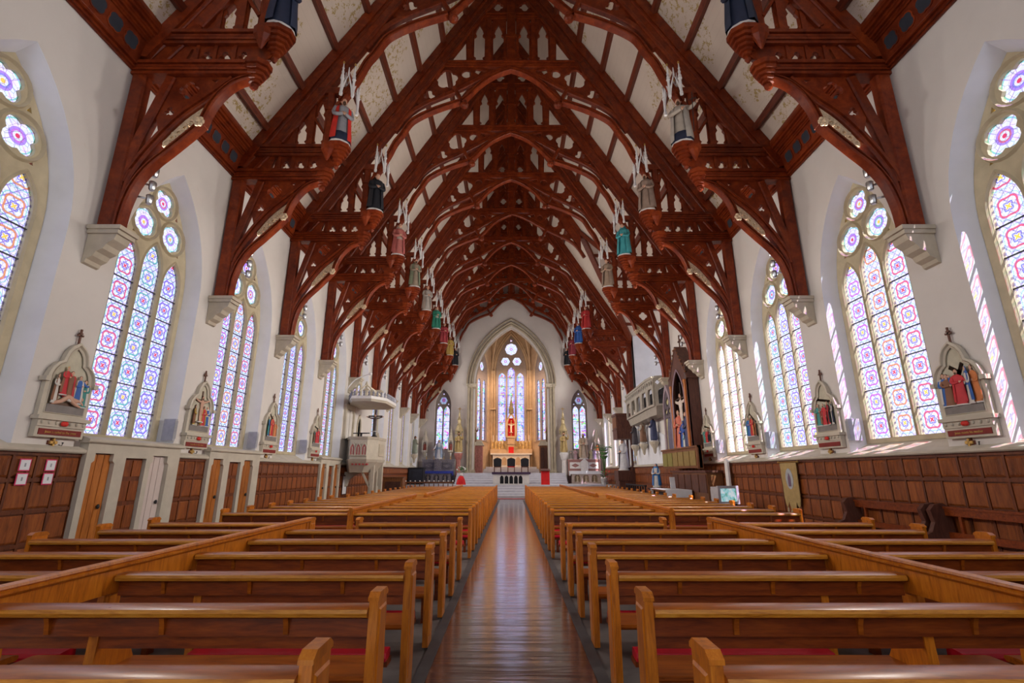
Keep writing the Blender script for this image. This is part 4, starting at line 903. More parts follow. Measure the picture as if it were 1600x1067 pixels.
# benches against the right wall
def wall_bench(y0, L, label):
    t = thing('wall_bench', label, 'bench', (6.5, y0, 0), 0, 'dark benches along the right wall')
    ep = [(-.32, 0), (-.32, .46), (-.28, .56), (-.05, .66), (.02, .80), (-.02, .98), (.06, 1.06), (.20, 1.08), (.30, 1.02), (.32, .6), (.32, 0)]
    for q in (0, L - .08): obj('end_panel', MB().plate(ep, [], lambda p, z, k: (p + .1, k, z), q, q + .08).mesh('end_panel', M['darkwood'], .3), t)
    obj('seat', MB().box(-.24, .38, .08, L - .08, .42, .46).mesh('seat', M['pewdark'], 0), t)
    obj('back_rail', MB().box(.30, .36, .08, L - .08, .90, 1.03).box(.28, .37, .08, L - .08, 1.0, 1.035).mesh('back_rail', M['pewdark'], 0), t)
    obj('back_rail', MB().box(.30, .36, .08, L - .08, .56, .66).mesh('back_rail', M['pewdark'], 0), t)
    for q in (.3, L - .34): obj('back_post', MB().box(.31, .35, q, q + .05, .42, .96).mesh('back_post', M['pewdark'], 0), t)
wall_bench(8.2, 1.95, 'dark wooden bench under the right windows, farther of two')
wall_bench(5.7, 2.4, 'dark wooden bench at the right wall, nearer and cut by the frame')

# ================================================================== STATIONS OF THE CROSS
def tref(k):
    r = [(.46 * k, .0), (.46 * k, .56), (.45 * k, .66), (.41 * k, .76), (.33 * k, .85), (.235 * k, .90), (.225 * k, .96), (.19 * k, 1.06), (.12 * k, 1.15), (0, 1.22 + .04 * (k - .8))]
    return r + [(-x, z) for x, z in reversed(r[:-1])]
ST_OUT = [(p, .30 + q * 1.0) for p, q in tref(1.0)]; ST_IN = [(p, .37 + q * .90) for p, q in tref(.82)]
STM = {}
STM['surround'] = MB().plate(ST_OUT, [ST_IN], None, -.08, .0).sweep([(p, -.08, q) for p, q in ST_OUT[1:-1]], [(-.015, 0), (-.015, -.03), (.02, -.045), (.035, 0)], (0, 1, 0)).sweep([(p, -.07, q) for p, q in ST_IN], [(-.012, 0), (0, -.03), (.03, -.012), (.03, 0)], (0, 1, 0), True).mesh('surround', M['cream'], .4)
STM['back_panel'] = MB().plate([(p * 1.05, q) for p, q in ST_IN], [], None, -.05, -.035).mesh('back_panel', paint((.52, .49, .38)), 0)
lg = MB().box(-.50, .50, -.16, 0, .26, .32).box(-.46, .46, -.12, 0, .16, .26).box(-.46, .46, -.10, 0, .0, .16)
for i in range(7): lg.ell((-.39 + .13 * i, -.13, .22), (.025, .025, .03), 6, 4)
STM['ledge'] = lg.mesh('ledge', M['cream'], .3)
STM['heart'] = MB().ell((-.025, -.15, .215), (.045, .03, .04), 8, 6).ell((.025, -.15, .215), (.045, .03, .04), 8, 6).mesh('red_lamp', paint((.62, .03, .02)))
STM['inscription'] = MB().box(-.40, .40, -.115, -.10, .035, .125).mesh('inscription_plate', paint((.22, .02, .015)), 0)
STM['cross'] = MB().box(-.014, .014, -.06, -.03, 1.52, 1.78).box(-.06, .06, -.06, -.03, 1.66, 1.69).box(-.035, .035, -.062, -.028, 1.70, 1.72).lathe([(.03, 1.50), (.012, 1.54)], (0, -.045, 0), 6).mesh('cross', paint((.14, .06, .04)), 0)
STM['ground'] = MB().box(-.36, .36, -.10, -.03, .38, .50).mesh('ground', paint((.22, .20, .19)), 0)
STM['shoulder'] = MB().box(-.52, -.43, -.14, 0, .84, .91).box(.43, .52, -.14, 0, .84, .91).mesh('shoulder_block', M['cream'], 0)
def text(name, body, size, mat, parent, loc, rot=(PI / 2, 0, 0)):
    c = bpy.data.curves.new(name, 'FONT'); c.body = body; c.size = size; c.align_x = 'CENTER'; c.align_y = 'CENTER'; c.extrude = .002
    tmp = bpy.data.objects.new(name, c); COL.objects.link(tmp); me = bpy.data.meshes.new_from_object(tmp); bpy.data.objects.remove(tmp); me.materials.clear(); me.materials.append(mat)
    o = obj(name, me, parent, loc); o.rotation_euler = rot; o['kind'] = 'stuff'; return o
WHT = (.66, .64, .60); RED_ = (.55, .03, .04); BLU_ = (.03, .12, .42); ORG = (.62, .20, .06); BRN = (.24, .10, .05); GRN_ = (.05, .28, .26); SKN = (.60, .36, .26); YLW = (.6, .42, .08)
def crossbeam(t, a, b, w=.03):
    d = (Vector(b) - Vector(a)); p = d.cross(Vector((0, 1, 0))).normalized()
    obj('cross_beam', MB().sweep([a, b], [(-w, -.02), (w, -.02), (w, .02), (-w, .02)], (0, 1, 0)).mesh('cross_beam', paint((.13, .075, .05)), 0), t)
SCENES = {
 'nailing': lambda t: ([put_figure(t, .46, (x, -.10, z), rz, 'figure', .30, seg=12, **kw) for x, z, rz, kw in ((-.26, .52, .3, dict(robe=WHT, cloak=BRN, arms='reach')), (-.12, .66, .1, dict(robe=RED_, cloak=BRN, hair=YLW, arms='reach')), (-.02, .60, -.3, dict(robe=BRN, cloak=RED_, arms='down')), (.16, .55, -.3, dict(robe=BLU_, cloak=WHT, arms='reach')), (.28, .50, -.4, dict(robe=GRN_, cloak=WHT, arms='pray')))],
     obj('reclining_figure', MB().tube(spline([(-.30, -.10, .52), (-.14, -.10, .56), (-.02, -.11, .64), (.08, -.11, .60), (.20, -.11, .60)], 3), [.022, .028, .03, .034, .038, .04, .042, .044, .045, .046, .045, .035, .03], 8).tube(spline([(-.02, -.12, .64), (.10, -.13, .55), (.24, -.12, .51)], 3), [.035, .034, .032, .028, .024, .02, .018], 7).tube(spline([(.18, -.11, .61), (.28, -.11, .56), (.33, -.1, .50)], 3), [.025, .024, .022, .02, .018, .016, .014], 6).ell((.25, -.11, .63), (.035, .03, .04), 8, 6).mesh('reclining_figure', paint(SKN), 1.2), t),
     obj('loincloth', MB().ell((.02, -.125, .60), (.07, .03, .035), 8, 6).mesh('loincloth', paint(WHT)), t), crossbeam(t, (-.32, -.06, .46), (.30, -.06, .58))),
 'crucifix': lambda t: (crossbeam(t, (0, -.04, .5), (0, -.04, 1.30), .028), crossbeam(t, (-.24, -.04, 1.08), (.24, -.04, 1.08), .024), put_figure(t, .60, (0, -.08, .58), 0, 'figure', .6, seg=12, robe=SKN, bare=True, arms='cross', beard=True),
     [put_figure(t, .46, (x, -.08, .50), rz, 'figure', .6, seg=12, **kw) for x, rz, kw in ((-.22, .5, dict(robe=YLW, cloak=BRN)), (.12, -.3, dict(robe=RED_, cloak=YLW)), (.26, -.6, dict(robe=BLU_, cloak=WHT, veil=WHT)))]),
 'mother': lambda t: ([put_figure(t, h * .82, (x, -.10, .50), rz, 'figure', .30, seg=12, **kw) for h, x, rz, kw in ((.66, -.26, .3, dict(robe=BLU_, cloak=WHT, arms='bless')), (.64, -.20, .45, dict(robe=BRN, arms='reach')), (.70, .0, .2, dict(robe=RED_, cloak=RED_, beard=True, arms='reach')), (.72, .18, -.5, dict(robe=WHT, cloak=BLU_, veil=BLU_, arms='pray')), (.72, .29, -.2, dict(robe=ORG, cloak=ORG)))], crossbeam(t, (-.20, -.03, .62), (.12, -.03, 1.16), .04), crossbeam(t, (-.14, -.03, 1.14), (.06, -.03, 1.0), .035)),
 'group_a': lambda t: ([put_figure(t, h * .82, (x, -.10, .50), rz, 'figure', .30, seg=12, **kw) for h, x, rz, kw in ((.70, -.22, .3, dict(robe=BLU_, cloak=GRN_)), (.74, -.02, 0, dict(robe=RED_, cloak=ORG, beard=True)), (.56, .20, -.4, dict(robe=ORG, cloak=BRN)))], crossbeam(t, (-.2, -.03, 1.2), (.2, -.03, .9), .03)),
 'group_b': lambda t: ([put_figure(t, h * .82, (x, -.10, .50), rz, 'figure', .30, seg=12, **kw) for h, x, rz, kw in ((.62, -.24, .3, dict(robe=GRN_, cloak=BRN, arms='reach')), (.60, -.02, 0, dict(robe=RED_, beard=True, arms='down')), (.66, .14, -.4, dict(robe=RED_, cloak=BLK)), (.64, .27, -.4, dict(robe=WHT, cloak=NAVY)))], crossbeam(t, (-.28, -.03, 1.12), (.22, -.03, 1.02), .03)),
}
STL = [(-1, 0, 'nailing', 'relief of a man being nailed to a cross', 'Jesus is nailed to the cross'), (-1, 1, 'crucifix', 'relief of the crucifixion with mourners', 'Jesus dies on the cross'), (-1, 2, 'group_a', 'blue and red standing figures', None), (-1, 3, 'group_b', 'small crowd, beside the fourth left window', None), (-1, -1, 'group_b', 'figures, outside left', None),
       (1, 0, 'mother', 'red robed cross bearer meeting a blue veiled woman', 'Jesus meets his mother'), (1, 1, 'group_b', 'crowded figures about a red robed man', None), (1, 2, 'group_a', 'red and orange figures', None), (1, 3, 'group_b', 'figures, close by the wooden shrine', None)]
for s, n, sc, ds, tx_ in STL:
    if n < 0: continue
    t = thing('station_relief', 'cream gothic framed wall relief, ' + ds, 'wall relief', (s * 6.995, YN(n) + .12 * (1 if s < 0 else 0), 2.06), PI / 2 if s < 0 else -PI / 2, 'stations of the cross on the side walls', (.90, .80, .97))
    for k, me in STM.items(): obj({'heart': 'red_lamp', 'inscription': 'inscription_plate', 'cross': 'gable_cross', 'shoulder': 'shoulder_block'}.get(k, k), me, t)
    SCENES[sc](t)
    if tx_: text('inscription', tx_, .055, M['gold'], t, (0, -.118, .08))
CRM = MB().box(-.02, .02, -.03, 0, -.09, .09).box(-.075, .075, -.03, 0, -.02, .035).mesh('wall_cross', M['gold'], 0); CRI = MB().box(-.034, .034, -.018, 0, -.105, .105).box(-.09, .09, -.018, 0, -.034, .05).mesh('wall_cross_rim', paint((.16, .05, .03)), 0)
CND = MB().tube([(.16, -.005, -.03), (.19, -.03, -.05), (.20, -.03, 0)], .007, 5).ell((.20, -.03, .01), .014, 6, 4).mesh('candle_arm', M['iron'])
for s in (-1, 1):
    for n in range(0, 4):
        t = thing('wall_cross', 'small gold consecration cross below the %s station on the %s wall' % (ORD[n], SIDE[s]), 'cross', (s * 7.0, YN(n) + .1, 1.985), PI / 2 if s < 0 else -PI / 2, 'small gold crosses under the stations', )
        t.scale = (.8, 1.2, .72); obj('cross_face', CRM, t, (0, -.01, 0)); obj('cross_rim', CRI, t); obj('candle_arm', CND, t)

# notices with magenta edges
for i, (y, z, w) in enumerate(((7.10, 1.655, 'upper'), (7.10, 1.46, 'lower'), (7.50, 1.655, 'upper'), (7.50, 1.46, 'lower'))):
    t = thing('notice', 'white paper notice with magenta border, %s of the %s pair' % (w, 'left' if i < 2 else 'right'), 'notice', (-6.925, y, z), PI / 2, 'four notices on the oak panelling')
    obj('border', MB().box(-.085, .085, -.004, 0, -.085, .085).mesh('border', M['pink'], 0), t); obj('sheet', MB().box(-.07, .07, -.008, -.003, -.07, .07).mesh('sheet', M['paper'], 0), t)
    obj('print_mark', MB().box(-.012, .012, -.010, -.007, -.025, .025).mesh('print_mark', paint((.35, .37, .42)), 0), t)
# banner on the right wainscot
t = thing('banner', 'gold brocade banner with pointed tails hung on the right wainscot', 'banner', (6.90, 12.40, 0), -PI / 2)
bo = [(-.36, 1.78), (.36, 1.78), (.34, .95), (.30, .78), (.24, .72), (.16, .86), (.10, .66), (0, .60), (-.10, .66), (-.16, .86), (-.24, .72), (-.30, .78), (-.34, .95)]
obj('cloth', MB().plate(bo, [], None, -.03, -.015).mesh('cloth', paint((.42, .29, .11)), 0), t)
obj('picture', MB().plate([(p * .16, 1.40 + q * .25) for p, q in circ((0, 0), 1, 14)], [], None, -.036, -.03).mesh('picture', paint((.40, .42, .44)), 0), t)
obj('robed_emblem', MB().plate([(-.05, 1.22), (.05, 1.22), (.06, 1.42), (0, 1.54), (-.06, 1.42)], [], None, -.042, -.036).mesh('robed_emblem', paint((.16, .10, .16)), 0), t)
obj('rod', MB().tube([(-.42, -.02, 1.80), (.42, -.02, 1.80)], .015, 6).ell((-.43, -.02, 1.8), .03, 6, 4).ell((.43, -.02, 1.8), .03, 6, 4).mesh('rod', M['gold']), t)
fr = MB()
for x, z in ((-.24, .72), (-.10, .66), (0, .60), (.10, .66), (.24, .72)): fr.lathe([(.008, -.12), (.025, -.1), (.02, -.03), (.01, 0)], (x, -.022, z), 6)
obj('tassel', fr.mesh('tassel', paint((.5, .40, .25))), t)
# tall white pole standing by the panelling
t = thing('white_board', 'tall narrow white board leaning upright against the right wainscot', 'board', (6.78, 15.75, 0)); obj('board', MB().plate([(-.10, 0), (.14, 0), (.11, 1.9), (.0, 1.96), (-.10, 1.9)], [], lambda p, q, k: (k, p, q), 0, .06).mesh('board', M['white'], 0), t); obj('slot_plate', MB().box(-.012, 0, -.04, .06, .5, .62).mesh('slot_plate', paint((.4, .38, .36)), 0), t)
# television on a stand
t = thing('television', 'silver framed television set on a stand beside the right pews', 'television', (5.85, 14.0, 0), .25)
obj('casing', MB().plate([(-.33, .72), (.33, .72), (.33, 1.20), (-.33, 1.20)], [[(-.25, .79), (.25, .79), (.25, 1.13), (-.25, 1.13)]], None, -.25, -.20).box(-.30, .30, -.21, .1, .75, 1.17).box(-.2, .2, .1, .25, .82, 1.1).mesh('casing', paint((.45, .44, .46)), 0), t)
def tvm():
    q = NT('tv_picture'); f = q.noise(q.coord('Object'), 7, 3); return q.pbr(q.ramp(f, (.35, (.06, .25, .10)), (.5, (.25, .55, .6)), (.65, (.7, .8, .85))), .3, .5, emit=(q.ramp(f, (.35, (.08, .35, .12)), (.5, (.3, .65, .7)), (.65, (.8, .9, .95))), .55))
obj('screen', MB().box(-.25, .25, -.225, -.21, .79, 1.13).mesh('screen', tvm(), 0), t)
obj('stand', MB().box(-.28, .28, -.18, .2, .62, .72).box(-.24, -.20, -.14, .16, 0, .62).box(.20, .24, -.14, .16, 0, .62).box(-.24, .24, -.14, .16, .2, .24).mesh('stand', M['black'], 0), t)
# ================================================================== PULPIT (left wall)
def prism_ring(poly, z0, z1, grow0=1, grow1=1, c=None):
    m = MB(); n = len(poly); c = c or (sum(p[0] for p in poly) / n, sum(p[1] for p in poly) / n)
    g = lambda p, k: (c[0] + (p[0] - c[0]) * k, c[1] + (p[1] - c[1]) * k)
    m.add([(*g(p, grow0), z0) for p in poly] + [(*g(p, grow1), z1) for p in poly], [(i, (i + 1) % n, (i + 1) % n + n, i + n) for i in range(n)] + [tuple(reversed(range(n))), tuple(range(n, 2 * n))]); return m
PO = [(-6.98, 20.95), (-6.5, 19.9), (-5.8, 19.9), (-5.5, 20.4), (-5.5, 21.6), (-5.8, 22.1), (-6.98, 22.1)]
t = thing('pulpit', 'cream stone pulpit with pink arcaded panels projecting from the left wall', 'pulpit')
obj('body', prism_ring(PO, 2.05, 2.88, .97, .97).mesh('body', M['cream'], 0), t)
obj('cornice', prism_ring(PO, 2.86, 2.96, 1.0, 1.05).mesh('cornice', M['cream'], 0), t)
obj('plinth_moulding', prism_ring(PO, 1.95, 2.07, .98, 1.04).mesh('plinth_moulding', M['cream'], 0), t)
obj('corbelled_base', prism_ring(PO, 1.55, 1.95, .72, .97, (-6.6, 21.0)).mesh('corbelled_base', M['cream'], 0), t)
for i in range(3):
    x = -6.385 + .235 * i
    obj('arch_frame', MB().plate(pointed(.112, 2.20, 2.50, 2.72, 6, x), [pointed(.085, 2.24, 2.48, 2.66, 6, x)], None, 19.86, 19.97).mesh('arch_frame', M['cream'], 0), t)
    obj('arch_panel', MB().plate(pointed(.09, 2.22, 2.49, 2.68, 6, x), [], None, 19.90, 19.96).mesh('arch_panel', paint((.62, .20, .20)), 0), t)
    obj('arch_colonnette', MB().lathe([(.025, 2.2), (.018, 2.24), (.018, 2.5), (.03, 2.55)], (x, 19.88, 0), 6).mesh('arch_colonnette', M['cream']), t)
for i in range(5): obj('red_inset', MB().box(-6.40 + .14 * i, -6.32 + .14 * i, 19.96, 20.1, 1.84, 1.90).mesh('red_inset', paint((.45, .06, .06)), 0), t)
obj('side_panel', MB().box(-5.56, -5.49, 20.6, 21.4, 2.2, 2.7).mesh('side_panel', M['stone'], 0), t)
obj('bracket', MB().plate([(-7.0, .95), (-6.85, 1.0), (-6.78, 1.25), (-6.55, 1.45), (-6.2, 1.58), (-7.0, 1.58)], [], None, 20.9, 21.1).mesh('bracket', M['cream'], 0), t)
for (x, y) in ((-5.68, 20.5), (-5.62, 21.6)): obj('post', MB().box(x - .07, x + .07, y - .07, y + .07, 0, 1.95).mesh('post', M['cream'], 0), t)
obj('brace', MB().sweep([(-6.1, 20.5, 1.56), (-5.7, 20.5, .85)], RP(.04, .05, .01)).mesh('brace', M['cream'], 0), t)
# doorway behind the pulpit
tn += 1; d = struct('trim_%d' % tn, MB().plate([(20.3, 2.9), (21.5, 2.9), (21.5, 4.35), (20.3, 4.35)], [[(20.42, 2.9), (21.38, 2.9), (21.38, 4.0), (21.28, 4.15), (20.52, 4.15), (20.42, 4.0)]], lambda p, q, k: (-7.0 + k, p, q), 0, .10).mesh('doorway_surround', M['stone'], 0)); d['label'] = 'beige surround of the blind doorway behind the pulpit'
# blocked lower half of the window behind the pulpit
tn += 1; struct('trim_%d' % tn, MB().box(-7.02, -6.97, YN(4) + .4, YN(5) - .4, 1.9, 4.7).mesh('blocking_wall', M['plaster'], 0), label='plain white blocking below the window behind the pulpit')
t = thing('sounding_board', 'pale canopy board with cresting above the pulpit', 'canopy')
SO = [(-6.98, 20.8), (-6.5, 19.6), (-5.7, 19.6), (-5.25, 20.3), (-5.25, 22.0), (-5.8, 22.5), (-6.98, 22.5)]
obj('tester', prism_ring(SO, 4.36, 4.46, .97, 1.02).mesh('tester', M['cream'], 0), t)
obj('edge_moulding', prism_ring(SO, 4.46, 4.58, 1.02, 1.0).mesh('edge_moulding', M['white'], 0), t)
cr = MB()
for i in range(len(SO) - 2):
    a, b = Vector(SO[i]), Vector(SO[i + 1])
    k = int((b - a).length / .2)
    for j in range(k):
        p = a + (b - a) * (j + .5) / k; cr.lathe([(.05, 4.58), (.03, 4.66), (.05, 4.72), (.01, 4.80)], (p.x, p.y, 0), 6)
obj('cresting', cr.mesh('cresting', paint((.25, .25, .30))), t)
for a in ((-6.5, 20.0), (-5.6, 20.3), (-5.6, 21.8), (-6.8, 22.2)):
    obj('rib', MB().tube(spline([(a[0], a[1], 4.55), (a[0] * .7 - 6.3 * .3, a[1] * .7 + 20.85 * .3, 4.85), (-6.3, 20.85, 5.25)], 4), .03, 6).mesh('rib', M['stone']), t)
obj('finial', MB().lathe([(.18, 4.58), (.12, 4.7), (.10, 4.9), (.16, 5.0), (.05, 5.1), (.08, 5.25), (.02, 5.4)], (-6.3, 20.85, 0), 8).mesh('finial', M['stone']), t)
obj('hanger', MB().tube(spline([(-6.95, 20.2, 4.9), (-6.6, 20.2, 5.35), (-6.0, 20.2, 5.6)], 4), .025, 6).ell((-5.98, 20.2, 5.6), .08, 8, 6).mesh('hanger', M['white']), t)
def crucifix(t, h, loc, body=SKN, wood_=(.06, .035, .03), base=True, k=1.0):
    w = obj('cross', MB().box(-.03, .03, -.025, .025, 0, h).box(-.25 * h, .25 * h, -.025, .025, h * .74, h * .74 + .055).mesh('cross', paint(wood_), 0), t, loc)
    put_figure(t, h * .62, (loc[0], loc[1] - .05, loc[2] + h * .20), 0, 'corpus', .7, robe=body, bare=True, arms='cross', beard=True, seg=12)
t = thing('crucifix', 'dark standing crucifix on the rim of the pulpit', 'crucifix', (-5.72, 20.5, 2.96)); crucifix(t, 1.15, (0, 0, 0), (.08, .05, .04)); obj('base', MB().lathe([(.12, 0), (.12, .04), (.06, .1), (.04, .3)], (0, 0, 0), 8).mesh('base', M['iron']), t)
t = thing('book_rest', 'dark book rest with cushion on the pulpit rim', 'book rest', (-6.2, 20.3, 2.96)); obj('stem', MB().lathe([(.04, 0), (.04, .15)], (0, 0, 0), 8).mesh('stem', M['iron']), t); obj('desk', MB().plate([(-.2, .12), (.22, .16), (.22, .20), (-.2, .16)], [], lambda p, q, k: (k, p, q), -.28, .28).mesh('desk', M['black'], 0), t)
t = thing('arched_recess', 'small pointed arched panel on the wall behind the pulpit', 'wall panel', (-7.0, 22.3, 2.95), PI / 2); obj('frame', MB().plate(pointed(.28, 0, .65, 1.15, 6), [pointed(.20, .08, .6, 1.0, 6)], None, -.08, 0).mesh('frame', M['stone'], 0), t); obj('back', MB().plate(pointed(.21, .06, .6, 1.02, 6), [], None, -.03, 0).mesh('back', paint((.3, .26, .24)), 0), t)
# gabled wooden seat beyond the pulpit and low furniture
t = thing('gabled_niche', 'cream gabled stone niche beyond the pulpit', 'niche', (-6.75, 24.9, 0), PI / 2); obj('frame', MB().plate([(-.45, 0), (.45, 0), (.45, 1.9), (0, 3.15), (-.45, 1.9)], [pointed(.28, .9, 1.6, 2.2, 6)], None, -.2, .2).mesh('frame', M['cream'], 0), t); obj('finial', MB().lathe([(.06, 3.1), (.03, 3.2), (.08, 3.3), (.01, 3.5)], (0, 0, 0), 6).mesh('finial', M['stone']), t); obj('back', MB().box(-.4, .4, .1, .2, .8, 2.3).mesh('back', paint((.3, .25, .2)), 0), t)
t = thing('reading_desk', 'plain brown wooden desk at the wall end of the left pews', 'desk', (-6.1, 26.3, 0)); obj('body', MB().box(-.5, .5, -.35, .35, 0, 1.28).mesh('body', M['midwood'], 0), t); obj('top', MB().box(-.56, .56, -.4, .4, 1.28, 1.33).mesh('top', M['midwood'], 0), t); obj('front_panel', MB().box(-.4, .4, -.37, -.35, .3, 1.1).mesh('front_panel', M['darkwood'], 0), t)
t = thing('framed_notice', 'framed white notice hung on the wainscot before the pulpit', 'frame', (-6.93, 19.0 + 1.9, 1.05), PI / 2); obj('frame', MB().plate([(-.30, -.4), (.30, -.4), (.30, .4), (-.30, .4)], [[(-.25, -.35), (.25, -.35), (.25, .35), (-.25, .35)]], None, -.03, 0).mesh('frame', M['darkwood'], 0), t); obj('sheet', MB().box(-.26, .26, -.015, 0, -.36, .36).mesh('sheet', M['paper'], 0), t)
# statue on bracket at the far left wall
def wall_statue(label, loc, rz, h, group=None, brk='stone', **kw):
    t = thing('statue', label, 'statue', loc, rz, group); put_figure(t, h, (0, -.26, 0), **kw)
    obj('bracket', MB().lathe([(.03, -.55), (.07, -.48), (.10, -.3), (.20, -.15), (.24, -.06), (.24, 0)], (0, -.24, 0), 8, 1, .95, PI / 8).mesh('bracket', M[brk], .5), t); return t
wall_statue('grey green saint statue on a stone bracket, far end of the left wall', (-6.92, 34.3, 2.75), PI / 2 + .6, 1.25, robe=(.30, .30, .24), cloak=(.26, .30, .24))

# ================================================================== GALLERY, SHRINE AND FURNISHINGS (right side)
t = thing('gallery_front', 'carved grey stone gallery front with arched openings below the transept arch', 'gallery')
GO = [(7.04, 20.95), (6.35, 21.15), (6.30, 22.0), (6.52, 27.0), (7.04, 27.0)]
def wallstrip(a, b, z0, z1, holes, th, mt, nm):
    a, b = Vector(a), Vector(b); d = b - a; L = d.length; u = d / L; nrm = Vector((u.y, -u.x))
    return obj(nm, MB().plate([(0, z0), (L, z0), (L, z1), (0, z1)], [h(L) for h in holes], lambda p, q, k: (a.x + u.x * p + nrm.x * k, a.y + u.y * p + nrm.y * k, q), -th, 0).mesh(nm, M[mt] if isinstance(mt, str) else mt, 0), t)
GS = paint((.36, .33, .28))
dm = lambda c, z, r: [(c - r, z), (c, z - r), (c + r, z), (c, z + r)]
wallstrip(GO[0], GO[1], 5.2, 5.6, [lambda L, k=k: foil((L * (k + .5) / 3, 5.4), .10, 4, 4) for k in range(3)], .10, GS, 'pierced_parapet')
wallstrip(GO[1], GO[2], 5.2, 5.6, [lambda L, k=k: foil((L * (k + .5) / 3, 5.4), .11, 4, 4) for k in range(3)], .10, GS, 'pierced_parapet')
wallstrip(GO[2], GO[3], 5.2, 5.6, [lambda L, k=k: foil((L * (k + .5) / 14, 5.4), .13, 4, 4) for k in range(14)], .10, GS, 'pierced_parapet')
wallstrip(GO[0], GO[1], 4.35, 5.2, [lambda L: pointed(.24, 4.45, 4.95, 5.15, 5, L / 2)], .10, GS, 'arcade_panel')
wallstrip(GO[1], GO[2], 4.35, 5.2, [lambda L: pointed(.30, 4.45, 4.95, 5.15, 5, L / 2)], .10, GS, 'arcade_panel')
wallstrip(GO[2], GO[3], 4.35, 5.2, [lambda L, k=k: pointed(.42, 4.45, 4.92, 5.14, 5, L * (k + .5) / 4) for k in range(4)], .10, GS, 'arcade_panel')
obj('floor_moulding', prism_ring(GO, 4.22, 4.37, .98, 1.04, (7.04, 24)).mesh('floor_moulding', GS, 0), t)
obj('cove', prism_ring(GO, 4.0, 4.22, .93, .99, (7.04, 24)).mesh('cove', GS, 0), t)
for i in range(3): wallstrip(GO[i], GO[i + 1], 5.58, 5.68, [], .14, GS, 'handrail')
obj('shade_backing', MB().box(7.3, 7.4, 21.1, 27.0, 4.3, 5.5).mesh('shade_backing', M['black'], 0), t)  # black sheet put in for the shade inside the gallery
ca = MB()
for i in range(10): ca.ell((6.55, 21.9 + .35 * i, 4.08), (.10, .14, .08), 6, 5)
obj('carved_cresting', ca.mesh('carved_cresting', GS), t)
for (y, lb, kw) in ((26.6, 'dark robed monk statue on a wall bracket under the gallery', dict(robe=(.05, .045, .05), cloak=(.06, .05, .06))), (24.9, 'brown and white robed statue on a bracket under the gallery', dict(robe=(.48, .42, .34), cloak=(.22, .11, .06), veil=(.3, .26, .2))), (23.0, 'tall navy robed statue on the bracket nearest the shrine', dict(robe=(.04, .05, .12), cloak=(.05, .06, .14)))):
    t = wall_statue(lb, (6.93, y, 2.95), -PI / 2 - .5, 1.18, 'statues under the gallery', **kw)
t = thing('wall_tablet', 'white marble backing panel behind the bracket statues', 'wall panel'); obj('slab', MB().plate([(22.3, 1.95), (27.2, 1.95), (27.2, 3.9), (26.6, 4.15), (22.3, 3.2)], [], fr_, 6.95, 7.0).mesh('slab', M['reveal'], 0), t)
# crucifixion shrine
t = thing('crucifixion_shrine', 'tall dark wooden gabled shrine with crucifixion figures', 'shrine', (6.98, 18.72, 2.28), -PI / 2, None, (1.0, .68, 1.0))
# local: x along wall towards the camera, y outward(+)/front at -y
obj('case', MB().plate([(-.95, 0), (.95, 0), (.95, 2.75), (0, 4.0), (-.95, 2.75)], [pointed(.66, .12, 1.9, 3.15, 8)], None, -.68, -.58).mesh('case', M['darkwood'], 0), t)
obj('side_wall', MB().box(.85, .95, -.66, -.02, 0, 2.7).mesh('side_wall', M['darkwood'], 0), t); obj('side_wall', MB().box(-.95, -.85, -.66, -.02, 0, 2.7).mesh('side_wall', M['darkwood'], 0), t)
obj('back_wall', MB().plate([(-.9, 0), (.9, 0), (.9, 2.7), (0, 3.9), (-.9, 2.7)], [], None, -.06, -.01).mesh('back_wall', paint((.05, .025, .02)), 0), t)
for s in (-1, 1):
    obj('roof_slope', MB().add([(0, -.7, 4.02), (0, 0, 4.02), (s * 1.02, 0, 2.68), (s * 1.02, -.7, 2.68), (0, -.7, 4.12), (0, 0, 4.12), (s * 1.06, 0, 2.74), (s * 1.06, -.7, 2.74)], [(0, 1, 2, 3), (4, 5, 6, 7), (0, 3, 7, 4), (1, 2, 6, 5), (2, 3, 7, 6)]).mesh('roof_slope', M['darkwood'], 0), t)
    obj('arch_column', MB().box(s * .80 - .07, s * .80 + .07, -.74, -.66, 0, 2.6).box(s * .80 - .09, s * .80 + .09, -.76, -.64, 2.55, 2.65).mesh('arch_column', M['pewend'], 0), t)
    obj('pinnacle', MB().lathe([(.09, 2.65), (.09, 2.9), (.11, 2.95), (.05, 3.0), (.01, 3.4)], (s * .88, -.66, 0), 6).mesh('pinnacle', M['darkwood']), t)
obj('arch_trim', MB().sweep([(p, -.70, q) for p, q in pointed(.68, .12, 1.9, 3.18, 8)], [(-.03, 0), (0, -.05), (.04, 0)], (0, 1, 0), True).mesh('arch_trim', paint((.28, .20, .24)), .4), t)
crk = MB()
for s in (-1, 1):
    for i in range(7): crk.ell((s * (.12 + .14 * i), -.70, 3.98 - .175 * i), (.05, .05, .05), 6, 4)
obj('crocket', crk.mesh('crocket', M['midwood']), t)
obj('floor_slab', MB().box(-.95, .95, -.78, 0, -.1, .12).mesh('floor_slab', M['midwood'], 0), t)
obj('finial_cross', MB().box(-.03, .03, -.38, -.32, 4.0, 4.6).box(-.15, .15, -.38, -.32, 4.32, 4.38).lathe([(.08, 4.05), (.03, 4.15)], (0, -.35, 0), 6).mesh('finial_cross', M['darkwood'], 0), t)
obj('finial', MB().lathe([(.06, 2.7), (.04, 3.2), (.07, 3.3), (.01, 3.6)], (.92, -.1, 0), 6).mesh('finial', M['darkwood']), t)
crucifix(t, 2.5, (-.1, -.50, .2), (.66, .56, .48))
